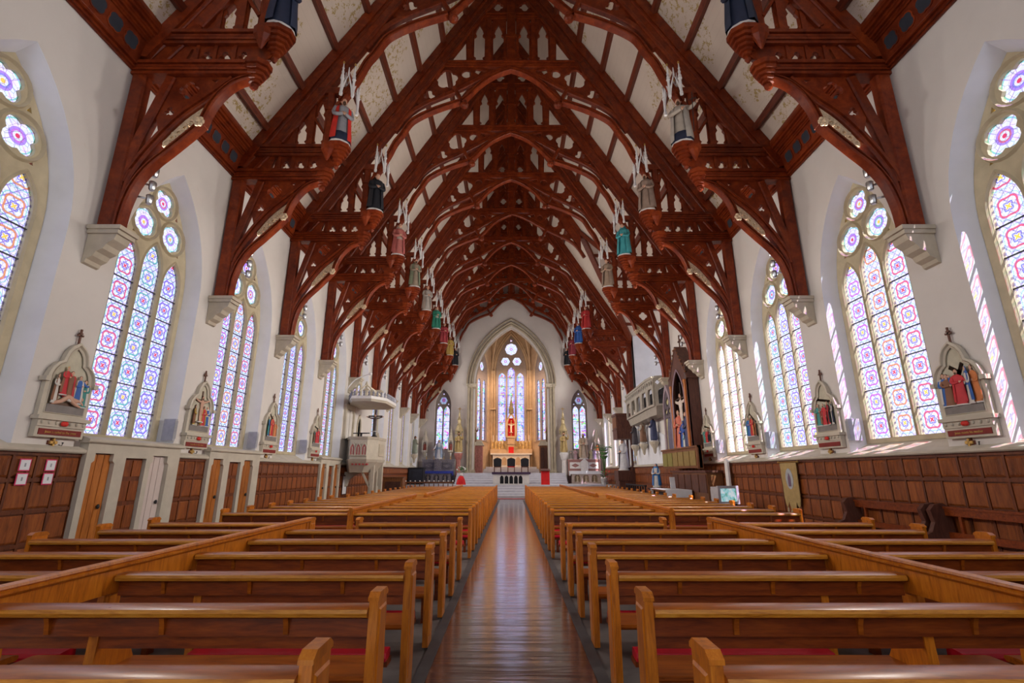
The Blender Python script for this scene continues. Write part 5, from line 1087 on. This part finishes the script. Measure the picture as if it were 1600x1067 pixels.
for x, y, h, rz, kw in ((-.30, -.64, 1.5, .5, dict(robe=(.60, .16, .10), cloak=(.58, .12, .08), arms='pray')), (.10, -.68, 1.05, .2, dict(robe=(.04, .10, .40), cloak=(.03, .08, .36), veil=(.04, .10, .40))), (.42, -.60, 1.35, -.4, dict(robe=(.05, .06, .12), cloak=(.04, .05, .14), veil=(.05, .05, .10))), (.28, -.74, .6, -.3, dict(robe=(.10, .30, .40), cloak=WHT))):
    put_figure(t, h, (x, y, .12), rz, 'figure', 1.0, **kw)
# pierced lancet wing beside the shrine
t = thing('lancet_screen', 'pale lancet shaped tracery screen beside the wooden shrine', 'screen', (6.6, 20.35, 2.3), -PI / 2)
lan = pointed(.42, .12, 1.75, 2.62, 8)
obj('frame', MB().plate(pointed(.52, 0, 1.75, 2.85, 8), [lan], None, -.06, .06).mesh('frame', paint((.34, .26, .30)), 0), t)
obj('ground', MB().plate(pointed(.43, .1, 1.75, 2.65, 8), [], None, .02, .05).mesh('ground', paint((.56, .50, .26)), 0), t)
obj('silhouette', MB().plate([(-.3, .14), (.3, .14), (.28, .9), (.18, 1.35), (.06, 1.6), (0, 1.72), (-.08, 1.58), (-.2, 1.3), (-.3, .9)], [], None, -.0, .03).mesh('silhouette', paint((.13, .12, .18)), 0), t)
obj('head_tracery', MB().plate([(-.42, 1.45), (.42, 1.45), (.40, 2.0), (.24, 2.35), (0, 2.62), (-.24, 2.35), (-.40, 2.0)], [foil((0, 2.12), .20, 4, 4), foil((-.22, 1.72), .15, 4, 4), foil((.22, 1.72), .15, 4, 4), circ((0, 1.62), .08, 8)], None, -.03, .02).mesh('head_tracery', paint((.10, .08, .10)), 0), t)
# panelled board below the shrine
t = thing('panelled_desk', 'sloping wooden board with olive green panels below the shrine', 'desk', (6.9, 18.7, 1.70), -PI / 2)
obj('board', MB().plate([(-1.9, 0), (2.1, 0), (2.1, .68), (-1.9, .68)], [], None, -.62, -.52).mesh('board', M['midwood'], 0), t)
for i in range(6):
    obj('panel', MB().box(-1.82 + .62 * i, -1.28 + .62 * i, -.64, -.62, .08, .58).mesh('panel', paint((.24, .21, .055)) if i < 2 else paint((.27, .19, .06)), 0), t)
obj('end_board', MB().box(2.02, 2.10, -.68, -.50, -.03, .74).mesh('end_board', M['midwood'], 0), t); obj('top_rail', MB().box(-1.95, 2.1, -.66, -.53, .68, .74).mesh('top_rail', M['midwood'], 0), t)
t = thing('wooden_cabinet', 'carved brown wooden cabinet under the panelled board', 'cabinet', (6.62, 18.3, 0), -PI / 2)
obj('body', MB().box(-1.6, 1.9, -.22, .3, 0, 1.55).mesh('body', M['midwood'], 0), t); obj('top', MB().box(-1.66, 1.96, -.28, .32, 1.55, 1.62).mesh('top', M['darkwood'], 0), t)
for i in range(5): obj('door', MB().box(-1.52 + .69 * i, -.92 + .69 * i, -.245, -.22, .9, 1.48).mesh('door', M['darkwood'], 0), t)
t = thing('cloth_table', 'small table under a white cloth in front of the cabinet', 'table', (5.85, 18.6, 0)); obj('tabletop', MB().box(-.42, .42, -.9, .9, .90, .95).mesh('tabletop', M['midwood'], 0), t)
for x in (-.36, .36):
    for y in (-.8, .8): obj('leg', MB().box(x - .03, x + .03, y - .03, y + .03, 0, .9).mesh('leg', M['darkwood'], 0), t)
t = thing('tablecloth', 'white cloth draped over the small table', 'tablecloth', (5.85, 18.6, 0))
obj('cloth_top', MB().box(-.46, .46, -.94, .94, .951, .965).mesh('cloth_top', M['paper'], 0), t)
for s in (-1, 1): obj('cloth_drop', MB().box(-.46, .46, s * .95 - .006, s * .95 + .006, .45, .965).mesh('cloth_drop', M['paper'], 0), t)
obj('cloth_drop', MB().box(.458, .466, -.94, .94, .45, .965).mesh('cloth_drop', M['paper'], 0), t)
t = thing('standing_card', 'white card standing on the white cloth table', 'card', (5.9, 18.4, .967)); obj('card', MB().add([(-.08, 0, 0), (.12, .05, 0), (.12, .10, .42), (-.08, .05, .42), (-.08, .02, 0), (.12, .07, 0), (.12, .12, .42), (-.08, .07, .42)], [(0, 1, 2, 3), (4, 5, 6, 7), (0, 1, 5, 4), (2, 3, 7, 6), (1, 2, 6, 5), (3, 0, 4, 7)]).mesh('card', M['paper'], 0), t)
t = statue('kneeling statue in a bright blue cloak beside the white cloth table', .95, (6.05, 20.9, .95), -.6, robe=(.62, .62, .62), cloak=(.04, .20, .55), veil=(.04, .22, .58))
obj('pedestal', MB().box(-.25, .25, -.25, .25, -.95, 0).box(-.3, .3, -.3, .3, -.06, 0).mesh('pedestal', M['darkwood'], 0), t)
# carved niche with pale statue near the wall beyond the gallery
t = thing('canopied_shrine', 'dark carved wooden canopy on posts beyond the gallery', 'shrine', (6.5, 28.6, 0), -PI / 2)
obj('base', MB().box(-.5, .5, -.45, .45, 0, 1.1).box(-.55, .55, -.5, .5, 1.1, 1.66).mesh('base', M['darkwood'], 0), t)
for x in (-.48, .48): obj('post', MB().box(x - .05, x + .05, .3, .42, 1.66, 3.5).mesh('post', M['darkwood'], 0), t)
obj('hood', MB().box(-.55, .55, -.45, .45, 3.4, 4.8).box(-.6, .6, -.5, .5, 4.72, 4.85).box(-.58, .58, -.48, .48, 3.9, 3.98).mesh('hood', M['darkwood'], 0), t)
for i in range(4): obj('hood_panel', MB().box(-.5 + .26 * i, -.30 + .26 * i, -.47, -.45, 4.05, 4.65).mesh('hood_panel', M['midwood'], 0), t)
statue('pale grey robed statue under the dark wooden canopy', 1.72, (6.45, 28.6, 1.66), -.9, robe=(.58, .58, .62), cloak=(.55, .55, .60), veil=(.56, .56, .60))
# low dark rails and stands there
t = thing('prayer_rail', 'low black railing in front of the right side altar furniture', 'railing', (5.6, 22.6, 0)); obj('top_rail', MB().box(-.05, .05, -1.6, 1.8, .98, 1.04).mesh('top_rail', M['black'], 0), t); obj('bottom_rail', MB().box(-.03, .03, -1.6, 1.8, .15, .2).mesh('bottom_rail', M['black'], 0), t)
for i in range(9): obj('baluster', MB().box(-.025, .025, -1.58 + .42 * i, -1.53 + .42 * i, 0, .98).mesh('baluster', M['black'], 0), t)

# ================================================================== SANCTUARY
def poinsettia(label, loc, k=1.0):
    t = thing('potted_plant', label, 'plant', loc, 0, 'red flowering pot plants', k); random.seed(int(loc[0] * 10))
    obj('pot', MB().lathe([(.16, 0), (.20, .3), (.21, .32), (.18, .33)], (0, 0, 0), 10).mesh('pot', paint((.55, .55, .55))), t)
    for nm, c, zz, nn in (('foliage', M['leaf'], .45, 26), ('red_bract', M['red'], .62, 30)):
        m = MB()
        for i in range(nn):
            a, r, z = random.uniform(0, 6.3), random.uniform(.05, .36), zz + random.uniform(-.16, .2); d = Vector((math.cos(a), math.sin(a), random.uniform(-.2, .4))); p = Vector((r * d.x, r * d.y, z)); q = d.cross(Vector((0, 0, 1))).normalized() * .06
            m.add([p, p + d * .10 + q, p + d * .22, p + d * .10 - q], [(0, 1, 2, 3)])
        obj(nm, m.mesh(nm, c, 0), t)
poinsettia('red poinsettia pot at the right side altar step', (6.2, 33.4, .78), 1.2); poinsettia('red poinsettia pot close to the dark canopied shrine', (6.3, 32.0, .47), 1.0)
# central altar table
t = thing('altar_table', 'white arcaded altar table with dark top cloth at the steps', 'altar', (0, 33.6, .78))
ho = [pointed(.125, .06, .40, .58, 5, -.62 + .31 * i) for i in range(5)]
obj('front_panel', MB().plate([(-1.2, 0), (1.2, 0), (1.2, .72), (-1.2, .72)], ho, None, -.40, -.32).mesh('front_panel', M['marble'], 0), t)
obj('back_panel', MB().box(-1.1, 1.1, -.30, -.27, .02, .70).mesh('back_panel', M['black'], 0), t)
for s in (-1, 1): obj('side_panel', MB().box(s * 1.15 - .05, s * 1.15 + .05, -.32, .4, 0, .72).mesh('side_panel', M['marble'], 0), t)
for i in range(6): obj('colonnette', MB().lathe([(.035, .02), (.02, .06), (.02, .36), (.035, .42)], (-.775 + .31 * i, -.42, 0), 6).mesh('colonnette', M['white']), t)
obj('tabletop', MB().box(-1.25, 1.25, -.45, .45, .72, .77).mesh('tabletop', M['marble'], 0), t)
obj('top_cloth', MB().box(-1.28, 1.28, -.48, .48, .771, .80).box(-1.28, 1.28, -.49, -.48, .66, .80).mesh('top_cloth', paint((.05, .025, .07)), 0), t)
t = thing('lectern', 'lectern draped in plain red cloth beside the altar steps', 'lectern', (2.25, 33.1, .78)); obj('cloth', MB().box(-.27, .27, -.2, .2, 0, .86).mesh('cloth', M['red'], 0), t); obj('desk', MB().plate([(-.3, .86), (.3, .98), (.3, 1.02), (-.3, .90)], [], lambda p, q, k: (k, p, q), -.3, .3).mesh('desk', M['darkwood'], 0), t); obj('stem', MB().box(-.05, .05, -.05, .05, .8, .92).mesh('stem', M['darkwood'], 0), t)
def bouquet(label, loc):
    t = thing('flower_stand', label, 'flower stand', loc); random.seed(5)
    obj('stand_cloth', MB().lathe([(.30, 0), (.24, .3), (.15, .50), (.10, .55)], (0, 0, 0), 12, 1, 1, 0, .08, 6).mesh('stand_cloth', M['red']), t)
    obj('vase', MB().lathe([(.08, .55), (.12, .62), (.10, .72), (.13, .76)], (0, 0, 0), 10).mesh('vase', M['white']), t)
    for nm, mt, nn, sz in (('leaf_spray', M['leaf'], 40, .10), ):
        m = MB()
        for i in range(nn):
            a, e, r = random.uniform(0, 6.3), random.uniform(-.1, 1.4), random.uniform(.1, .34); d = Vector((math.cos(a) * math.cos(e), math.sin(a) * math.cos(e), math.sin(e))); p = Vector((0, 0, .80)) + d * r; q = d.orthogonal().normalized() * .04
            m.add([p, p + d * .06 + q, p + d * .14, p + d * .06 - q], [(0, 1, 2, 3)])
        obj(nm, m.mesh(nm, mt, 0), t)
    for i in range(11):
        a, e = random.uniform(0, 6.3), random.uniform(0, 1.4); d = Vector((math.cos(a) * math.cos(e), math.sin(a) * math.cos(e), math.sin(e)))
        obj('bloom', MB().ell(tuple(Vector((0, 0, .82)) + d * .32), (.055, .055, .045), 7, 5).mesh('bloom', M['white']), t)
bouquet('white flower bouquet on a red draped stand left of the steps', (-3.3, 33.1, .78))
# side altars
def side_altar(label, cx, dark):
    mt, m2 = (M['greystone'], paint((.12, .11, .13))) if dark else (paint((.55, .45, .38)), M['marble'])
    t = thing('side_altar', label, 'altar', (cx, 36.6, .78))
    ho = [pointed(.22, .12, .42, .60, 5, x) for x in (-.62, 0, .62)]
    obj('front_panel', MB().plate([(-1.05, 0), (1.05, 0), (1.05, .78), (-1.05, .78)], ho, None, -.42, -.32).mesh('front_panel', mt, 0), t); obj('niche_back', MB().box(-1.0, 1.0, -.30, -.26, 0, .76).mesh('niche_back', m2 if dark else paint((.35, .26, .16)), 0), t)
    for i, x in enumerate((-.62, 0, .62)): put_figure(t, .48, (x, -.35, .12), 0, 'niche_figure', .6, seg=12, robe=(.30, .27, .26) if dark else (.55, .45, .30))
    obj('mensa', MB().box(-1.12, 1.12, -.48, .3, .78, .86).mesh('mensa', mt, 0), t)
    obj('altar_cloth', MB().box(-1.13, 1.13, -.50, .28, .862, .88).box(-1.13, 1.13, -.51, -.495, .70 if dark else .66, .88).box(-1.14, -1.125, -.5, .28, .55, .88).box(1.125, 1.14, -.5, .28, .55, .88).mesh('altar_cloth', paint((.03, .05, .34)) if dark else M['paper'], 0), t)
    obj('reredos', MB().box(-1.18, 1.18, .28, .55, 0, 1.66).box(-1.22, 1.22, .25, .58, 1.62, 1.72).mesh('reredos', mt if dark else paint((.34, .17, .15)), 0), t)
    for x in (-.66, .66): obj('reredos_panel', MB().plate([(x - .4, 1.05), (x + .4, 1.05), (x + .4, 1.5), (x - .4, 1.5)], [[(x - .3, 1.27), (x, 1.12), (x + .3, 1.27), (x, 1.43)]], None, .24, .28).mesh('reredos_panel', m2, 0), t)
    obj('tabernacle', MB().box(-.26, .26, .1, .4, .88, 1.5).plate([(-.3, 1.5), (.3, 1.5), (0, 1.78)], [], None, .08, .42).box(-.12, .12, .08, .1, .98, 1.38).mesh('tabernacle', mt if dark else M['marble'], 0), t)
    return t
side_altar('dark grey marble side altar with royal blue cloth', -5.4, True); side_altar('pale and red marble side altar with white cloth', 5.4, False)
def cand(label, loc, h=.5, group='altar candles'):
    t = thing('candlestick', label, 'candlestick', loc, 0, group); obj('stick', MB().lathe([(.07, 0), (.06, .03), (.02, .06), (.02, h * .45), (.05, h * .48), (.02, h * .5)], (0, 0, 0), 8).mesh('stick', M['gold']), t); obj('candle', MB().lathe([(.022, h * .5), (.022, h), (.005, h + .01)], (0, 0, 0), 6).mesh('candle', M['white']), t)
t = statue('white and pale blue robed statue with veil above the blue cloth altar', 1.42, (-5.4, 37.0, 2.5), 0, robe=(.70, .70, .72), cloak=(.28, .36, .50), veil=(.30, .38, .50), arms='mary'); 
t = statue('pale robed statue holding a child above the white cloth altar', 1.85, (5.4, 37.0, 2.5), 0, robe=(.50, .40, .30), cloak=(.42, .30, .20), beard=True); put_figure(t, .6, (.2, -.3, 1.05), 0, 'child_figure', 1, seg=12, robe=(.62, .5, .4))
for i, (x, c) in enumerate(((-.95, (.25, .22, .2)), (-.62, (.45, .30, .34)), (.55, (.55, .5, .3)), (.80, (.38, .30, .5)), (1.05, (.5, .45, .4)))):
    statue('small statuette on the white cloth altar shelf, %s from the left' % ORD[i], .75, (5.4 + x, 37.0, 2.5), 0, 'statuettes on the right side altar', 'statuette', robe=c, cloak=tuple(v * .8 for v in c))
for i, x in enumerate((-.9, -.35, .4, .9)): cand('thin candlestick on the blue cloth altar shelf, %s from the left' % ORD[i], (-5.4 + x, 36.95, 2.5), .45, 'candlesticks on the blue cloth altar')
def hanging_niche(label, loc, c):
    t = thing('niche_shrine', label, 'wall shrine', loc)
    obj('case', MB().plate([(-.2, 0), (.2, 0), (.2, .8), (-.2, .8)], [pointed(.14, .06, .5, .72, 5)], None, -.3, -.22).box(-.2, -.16, -.24, 0, 0, .8).box(.16, .2, -.24, 0, 0, .8).box(-.2, .2, -.3, 0, -.05, .0).mesh('case', M['cream'], 0), t); obj('spire', MB().lathe([(.24, .78), (.22, .84), (.10, 1.2), (.12, 1.24), (.02, 1.75)], (0, -.14, 0), 8).mesh('spire', M['stone']), t)
    obj('corbel', MB().lathe([(.02, -.45), (.08, -.3), (.16, -.1), (.2, -.05)], (0, -.14, 0), 8).mesh('corbel', M['stone']), t); put_figure(t, .6, (0, -.13, .02), 0, 'niche_figure', 1, seg=12, robe=c, cloak=c)
hanging_niche('spired wall niche with a pink figure, far left of the blue altar', (-6.5, YE - .13, 3.1), (.50, .14, .10)); hanging_niche('spired wall niche with a pink figure, right of the blue altar', (-4.55, YE - .13, 3.1), (.50, .14, .12)); hanging_niche('spired wall niche with a red and yellow figure by the white cloth altar', (6.5, YE - .13, 3.0), (.60, .16, .04))
def gold_statue(label, x, lab2):
    t = statue(label, 1.5, (x, 37.1, 2.95), 0, 'gilt statues beside the chancel arch', robe=(.42, .30, .12), cloak=(.46, .33, .14), beard=True, arms='bless', halo=True)
    obj('pedestal', MB().lathe([(.34, -2.2), (.34, -2.0), (.20, -1.9), (.18, -.5), (.24, -.42), (.30, -.2), (.34, -.08), (.34, 0)], (0, 0, 0), 8, 1, .8, PI / 8).mesh('pedestal', M['pinkstone'] if x < 0 else M['marble'], .4), t)
    t = thing('statue_canopy', lab2, 'canopy', (x, 37.2, 4.55))
    obj('hood', MB().lathe([(.30, .0), (.33, .10), (.27, .22), (.15, .5), (.17, .54), (.12, .6)], (0, 0, 0), 8).mesh('hood', M['palegilt'], .4), t); obj('spire', MB().lathe([(.12, .6), (.13, .85), (.16, .9), (.07, 1.1), (.09, 1.18), (.02, 1.6)], (0, 0, 0), 8).mesh('spire', M['palegilt'], .4), t)
    for k in range(6): obj('pendant', MB().lathe([(.01, -.25), (.05, -.12), (.03, 0)], (.27 * math.cos(k * PI / 3), .24 * math.sin(k * PI / 3), 0), 6).mesh('pendant', M['palegilt']), t)
    obj('cross', MB().box(-.02, .02, -.02, .02, 1.55, 1.85).box(-.14, .14, -.02, .02, 1.7, 1.74).mesh('cross', M['gold'], 0), t); obj('wall_bar', MB().box(-.03, .03, 0, .3, .7, .78).mesh('wall_bar', M['iron'], 0), t)
gold_statue('gilded saint statue on a pink stone pedestal, left of the chancel arch', -3.95, 'gilded spired canopy above the left gilded statue'); gold_statue('gilded saint statue on a pale stone pedestal, right of the chancel arch', 3.95, 'gilded spired canopy above the right gilded statue')
# chancel furnishings
for s in (-1, 1):
    t = thing('choir_stall', 'tall red brown panelled stall on the %s of the chancel' % SIDE[s], 'choir stall', (s * 2.72, 38.8, 1.52))
    obj('body', MB().box(-.5, .5, -.5, .5, 0, 2.05).mesh('body', M['pinkstone'] if s < 0 else M['midwood'], 0), t)
    for i in range(3): obj('panel', MB().box(-.44 + .30 * i, -.18 + .30 * i, -.53, -.5, .15, 1.9).mesh('panel', M['pinkstone'] if s < 0 else M['darkwood'], 0), t)
    obj('cornice', MB().add([(-.6, -.6, 2.05), (.6, -.6, 2.05), (.6, .6, 2.05), (-.6, .6, 2.05), (-.42, -.42, 2.42), (.42, -.42, 2.42), (.42, .42, 2.42), (-.42, .42, 2.42)], [(0, 1, 5, 4), (1, 2, 6, 5), (2, 3, 7, 6), (3, 0, 4, 7), (4, 5, 6, 7), (0, 1, 2, 3)]).mesh('cornice', M['stone'], 0), t)
    t = statue('brown angel statue with raised arms on the %s chancel stall' % SIDE[s], 1.35, (s * 2.95, 38.35, 3.75), s * -.5, 'angel statues in the chancel', robe=(.26, .15, .08), cloak=(.22, .13, .07), arms='bless')
    obj('bracket', MB().lathe([(.03, -.7), (.10, -.55), (.12, -.3), (.24, -.1), (.26, 0)], (0, 0, 0), 8).mesh('bracket', M['stone'], .5), t)
    for q in (-1, 1): obj('wing', MB().plate([(0, .9), (q * .25, 1.3), (q * .32, 1.0), (q * .26, .5), (q * .08, .6)], [], None, .12, .16).mesh('wing', paint((.24, .14, .07)), 0), t)
# shield fronted chair at the right stall
def chair(label, loc, red=False):
    t = thing('sanctuary_chair', label, 'chair', loc, 0, 'dark chairs before the high altar')
    obj('seat', MB().box(-.28, .28, -.25, .25, .42, .50).mesh('seat', M['red'] if red else M['darkwood'], 0), t); obj('backrest', MB().plate([(-.30, .5), (.30, .5), (.32, 1.0), (.2, 1.08), (0, 1.12), (-.2, 1.08), (-.32, 1.0)], [], None, -.30, -.24).mesh('backrest', M['black'], 0), t)
    for x in (-.25, .25):
        for y in (-.24, .22): obj('leg', MB().box(x - .03, x + .03, y - .03, y + .03, 0, .42).mesh('leg', M['darkwood'], 0), t)
        obj('armrest', MB().box(x - .04, x + .04, -.25, .22, .68, .72).box(x - .03, x + .03, .16, .22, .5, .68).mesh('armrest', M['darkwood'], 0), t)
for lb, x, r in (('dark high backed chair, left of three before the altar', -1.05, False), ('dark central chair standing on the red carpet', 0, True), ('dark high backed chair, right of three before the altar', 1.05, False)): chair(lb, (x, 38.6, 1.52), r)
t = thing('carpet', 'red carpet under the central chair in the chancel', 'carpet', (0, 38.2, 1.52)); obj('pile', MB().box(-.65, .65, -1.2, .9, 0, .02).mesh('pile', M['carpet'], 0), t)
# high altar and reredos
t = thing('high_altar', 'pale marble high altar with gradines below the great window', 'altar', (0, 42.2, 2.0))
obj('body', MB().box(-1.55, 1.55, -.45, .3, 0, 1.0).mesh('body', M['marble'], 0), t); obj('mensa', MB().box(-1.75, 1.75, -.55, .35, 1.0, 1.12).mesh('mensa', M['marble'], 0), t)
for i in range(5): obj('panel', MB().plate(pointed(.2, .15, .55, .8, 5, -1.16 + .58 * i), [], None, -.48, -.45).mesh('panel', M['apse'], 0), t)
obj('gradine', MB().box(-1.8, 1.8, .1, .45, 1.12, 1.38).box(-1.8, 1.8, .2, .5, 1.38, 1.5).mesh('gradine', M['apse'], 0), t)
obj('reredos_wall', MB().box(-1.72, 1.72, .5, .62, 1.2, 2.2).mesh('reredos_wall', paint((.50, .33, .16)), 0), t)
for i in range(12):
    for j in range(3): obj('tile', MB().box(-1.70 + .285 * i, -1.44 + .285 * i, .485, .5, 1.55 + .21 * j, 1.74 + .21 * j).mesh('tile', paint((.62, .46, .22)) if (i + j) % 2 else paint((.52, .36, .18)), 0), t)
obj('tabernacle', MB().box(-.30, .30, -.05, .4, 1.12, 1.9).plate([(-.36, 1.88), (.36, 1.88), (.28, 2.0), (-.28, 2.0)], [], None, -.1, .45).mesh('tabernacle', M['apse'], 0), t); obj('tabernacle_veil', MB().box(-.22, .22, -.08, -.05, 1.14, 1.66).mesh('tabernacle_veil', M['red'], 0), t)
obj('pedestal', MB().box(-.32, .32, .05, .45, 2.0, 2.5).box(-.4, .4, .0, .5, 2.42, 2.52).mesh('pedestal', M['apse'], 0), t)
t = thing('throne_niche', 'spired niche with red backing and white crucifix above the altar', 'niche', (0, 42.45, 4.52))
obj('frame', MB().plate([(-.42, 0), (.42, 0), (.42, 1.35), (0, 2.25), (-.42, 1.35)], [pointed(.30, .06, 1.0, 1.85, 6)], None, -.2, -.1).mesh('frame', M['apse'], 0), t); obj('backing', MB().box(-.36, .36, .02, .06, 0, 1.6).mesh('backing', M['red'], 0), t)
for s in (-1, 1): obj('side_wall', MB().box(s * .38 - .04, s * .38 + .04, -.12, .06, 0, 1.4).mesh('side_wall', M['apse'], 0), t); obj('pinnacle', MB().lathe([(.07, 0), (.07, 1.4), (.09, 1.45), (.01, 2.0)], (s * .46, -.12, 0), 6).mesh('pinnacle', M['apse']), t)
obj('spire', MB().lathe([(.24, 2.0), (.20, 2.3), (.22, 2.36), (.12, 2.7), (.14, 2.76), (.03, 3.3), (.06, 3.36), (.01, 3.5)], (0, -.05, 0), 8).mesh('spire', paint((.25, .20, .10)), .5), t)
crucifix(t, 1.35, (0, -.06, .08), (.75, .70, .62), (.5, .33, .15))
for i, x in enumerate((-1.55, -1.25, -.98, -.72, .72, .98, 1.25, 1.55)): cand('tall altar candlestick, %s from the left on the high altar' % ORD[i], (x, 42.45, 3.5), 1.15 if i in (0, 1, 6, 7) else .85, 'candlesticks on the high altar')
# tall palm beside the right side altar, black cabinet at the left wall
t = thing('palm_plant', 'tall green palm fronds in a pot against the far right wall', 'plant', (6.5, 34.8, .78)); obj('pot', MB().lathe([(.22, 0), (.28, .4), (.3, .45), (.25, .46)], (0, 0, 0), 10).mesh('pot', M['marble']), t)
for i in range(9):
    a = i * .7; m = MB(); pts = spline([(0, 0, .4), (.10 * math.cos(a), .10 * math.sin(a), 1.4), (.30 * math.cos(a), .30 * math.sin(a), 2.4), (.62 * math.cos(a), .62 * math.sin(a), 2.6 - .1 * (i % 3))], 4)
    m.tube(pts, .012, 4)
    for j in range(5, len(pts) - 1):
        p = Vector(pts[j]); d = Vector(pts[j + 1]) - p; q = d.cross(Vector((0, 0, 1))).normalized() if d.cross(Vector((0, 0, 1))).length > 1e-4 else Vector((1, 0, 0))
        for sg in (-1, 1): m.add([p, p + q * sg * .18 + d * .4 + Vector((0, 0, .03)), p + q * sg * .22 + d * .9, p + d * .3], [(0, 1, 2, 3)])
    obj('frond', m.mesh('frond', M['leaf'], 0), t)
t = thing('black_cabinet', 'black boxy cabinet at the far left wall', 'cabinet', (-6.4, 33.9, .78)); obj('body', MB().box(-.5, .5, -.4, .4, 0, 1.05).mesh('body', M['black'], 0), t); obj('top', MB().box(-.54, .54, -.44, .44, 1.05, 1.1).mesh('top', M['black'], 0), t); obj('door', MB().box(-.45, .45, -.42, -.4, .08, .98).mesh('door', M['slate'], 0), t)
# votive railing with small white knobs at the far left
t = thing('altar_rail', 'low carved rail with white knobs before the left side altar', 'railing', (-5.0, 31.0, 0)); obj('top_rail', MB().box(-1.6, 1.4, -.06, .06, .92, 1.0).mesh('top_rail', M['midwood'], 0), t)
for i in range(11): obj('baluster', MB().lathe([(.04, 0), (.025, .3), (.045, .5), (.025, .9)], (-1.5 + .29 * i, 0, 0), 6).mesh('baluster', M['midwood']), t); obj('knob', MB().ell((-1.5 + .29 * i, 0, 1.04), .045, 6, 5).mesh('knob', M['white']), t)
# assumed warm lamps, added without fixtures to light the chancel
for s in (-1, 1): light('added_chancel_lamp', 'SPOT', (s * 2.4, YE + .7, 11.0), 1300, (1.0, .68, .42), aim=(0, 42.6, 6.0), size=.2, spot_size=1.5, spot_blend=.8)
for s in (-1, 1): light('added_altar_lamp', 'SPOT', (s * 2.9, 38.4, 6.2), 420, (1.0, .58, .28), aim=(s * -.4, 42.8, 3.6), size=.15, spot_size=1.1, spot_blend=.8)

# slim grey boxes fixed to the far jambs of the side windows
for sd, ns in ((-1, (0, 1, 2)), (1, (0, 1, 2))):
    for n in ns:
        t = thing('jamb_box', 'slim grey box at the foot of the %s window on the %s wall' % (('second', 'third', 'fourth')[n], SIDE[sd]), 'wall box', (sd * 7.05, YN(n) + DY / 2 + 1.03, 2.12), PI / 2 if sd < 0 else -PI / 2, 'grey boxes on the window jambs')
        obj('casing', MB().box(-.02, .05, -.12, .12, .06, .50).mesh('casing', paint((.40, .41, .46)), 0), t); obj('face', MB().box(-.03, .06, -.125, -.12, .10, .46).mesh('face', paint((.33, .34, .38)), 0), t)
for s in (-1, 1): light('vault_fill', 'SPOT', (s * 2.9, 38.5, 7.5), 420, (1.0, .78, .55), aim=(s * -1.0, 42.5, 11.5), size=.15, spot_size=1.4, spot_blend=.8)  # fill spots without fixtures, added to brighten the vault
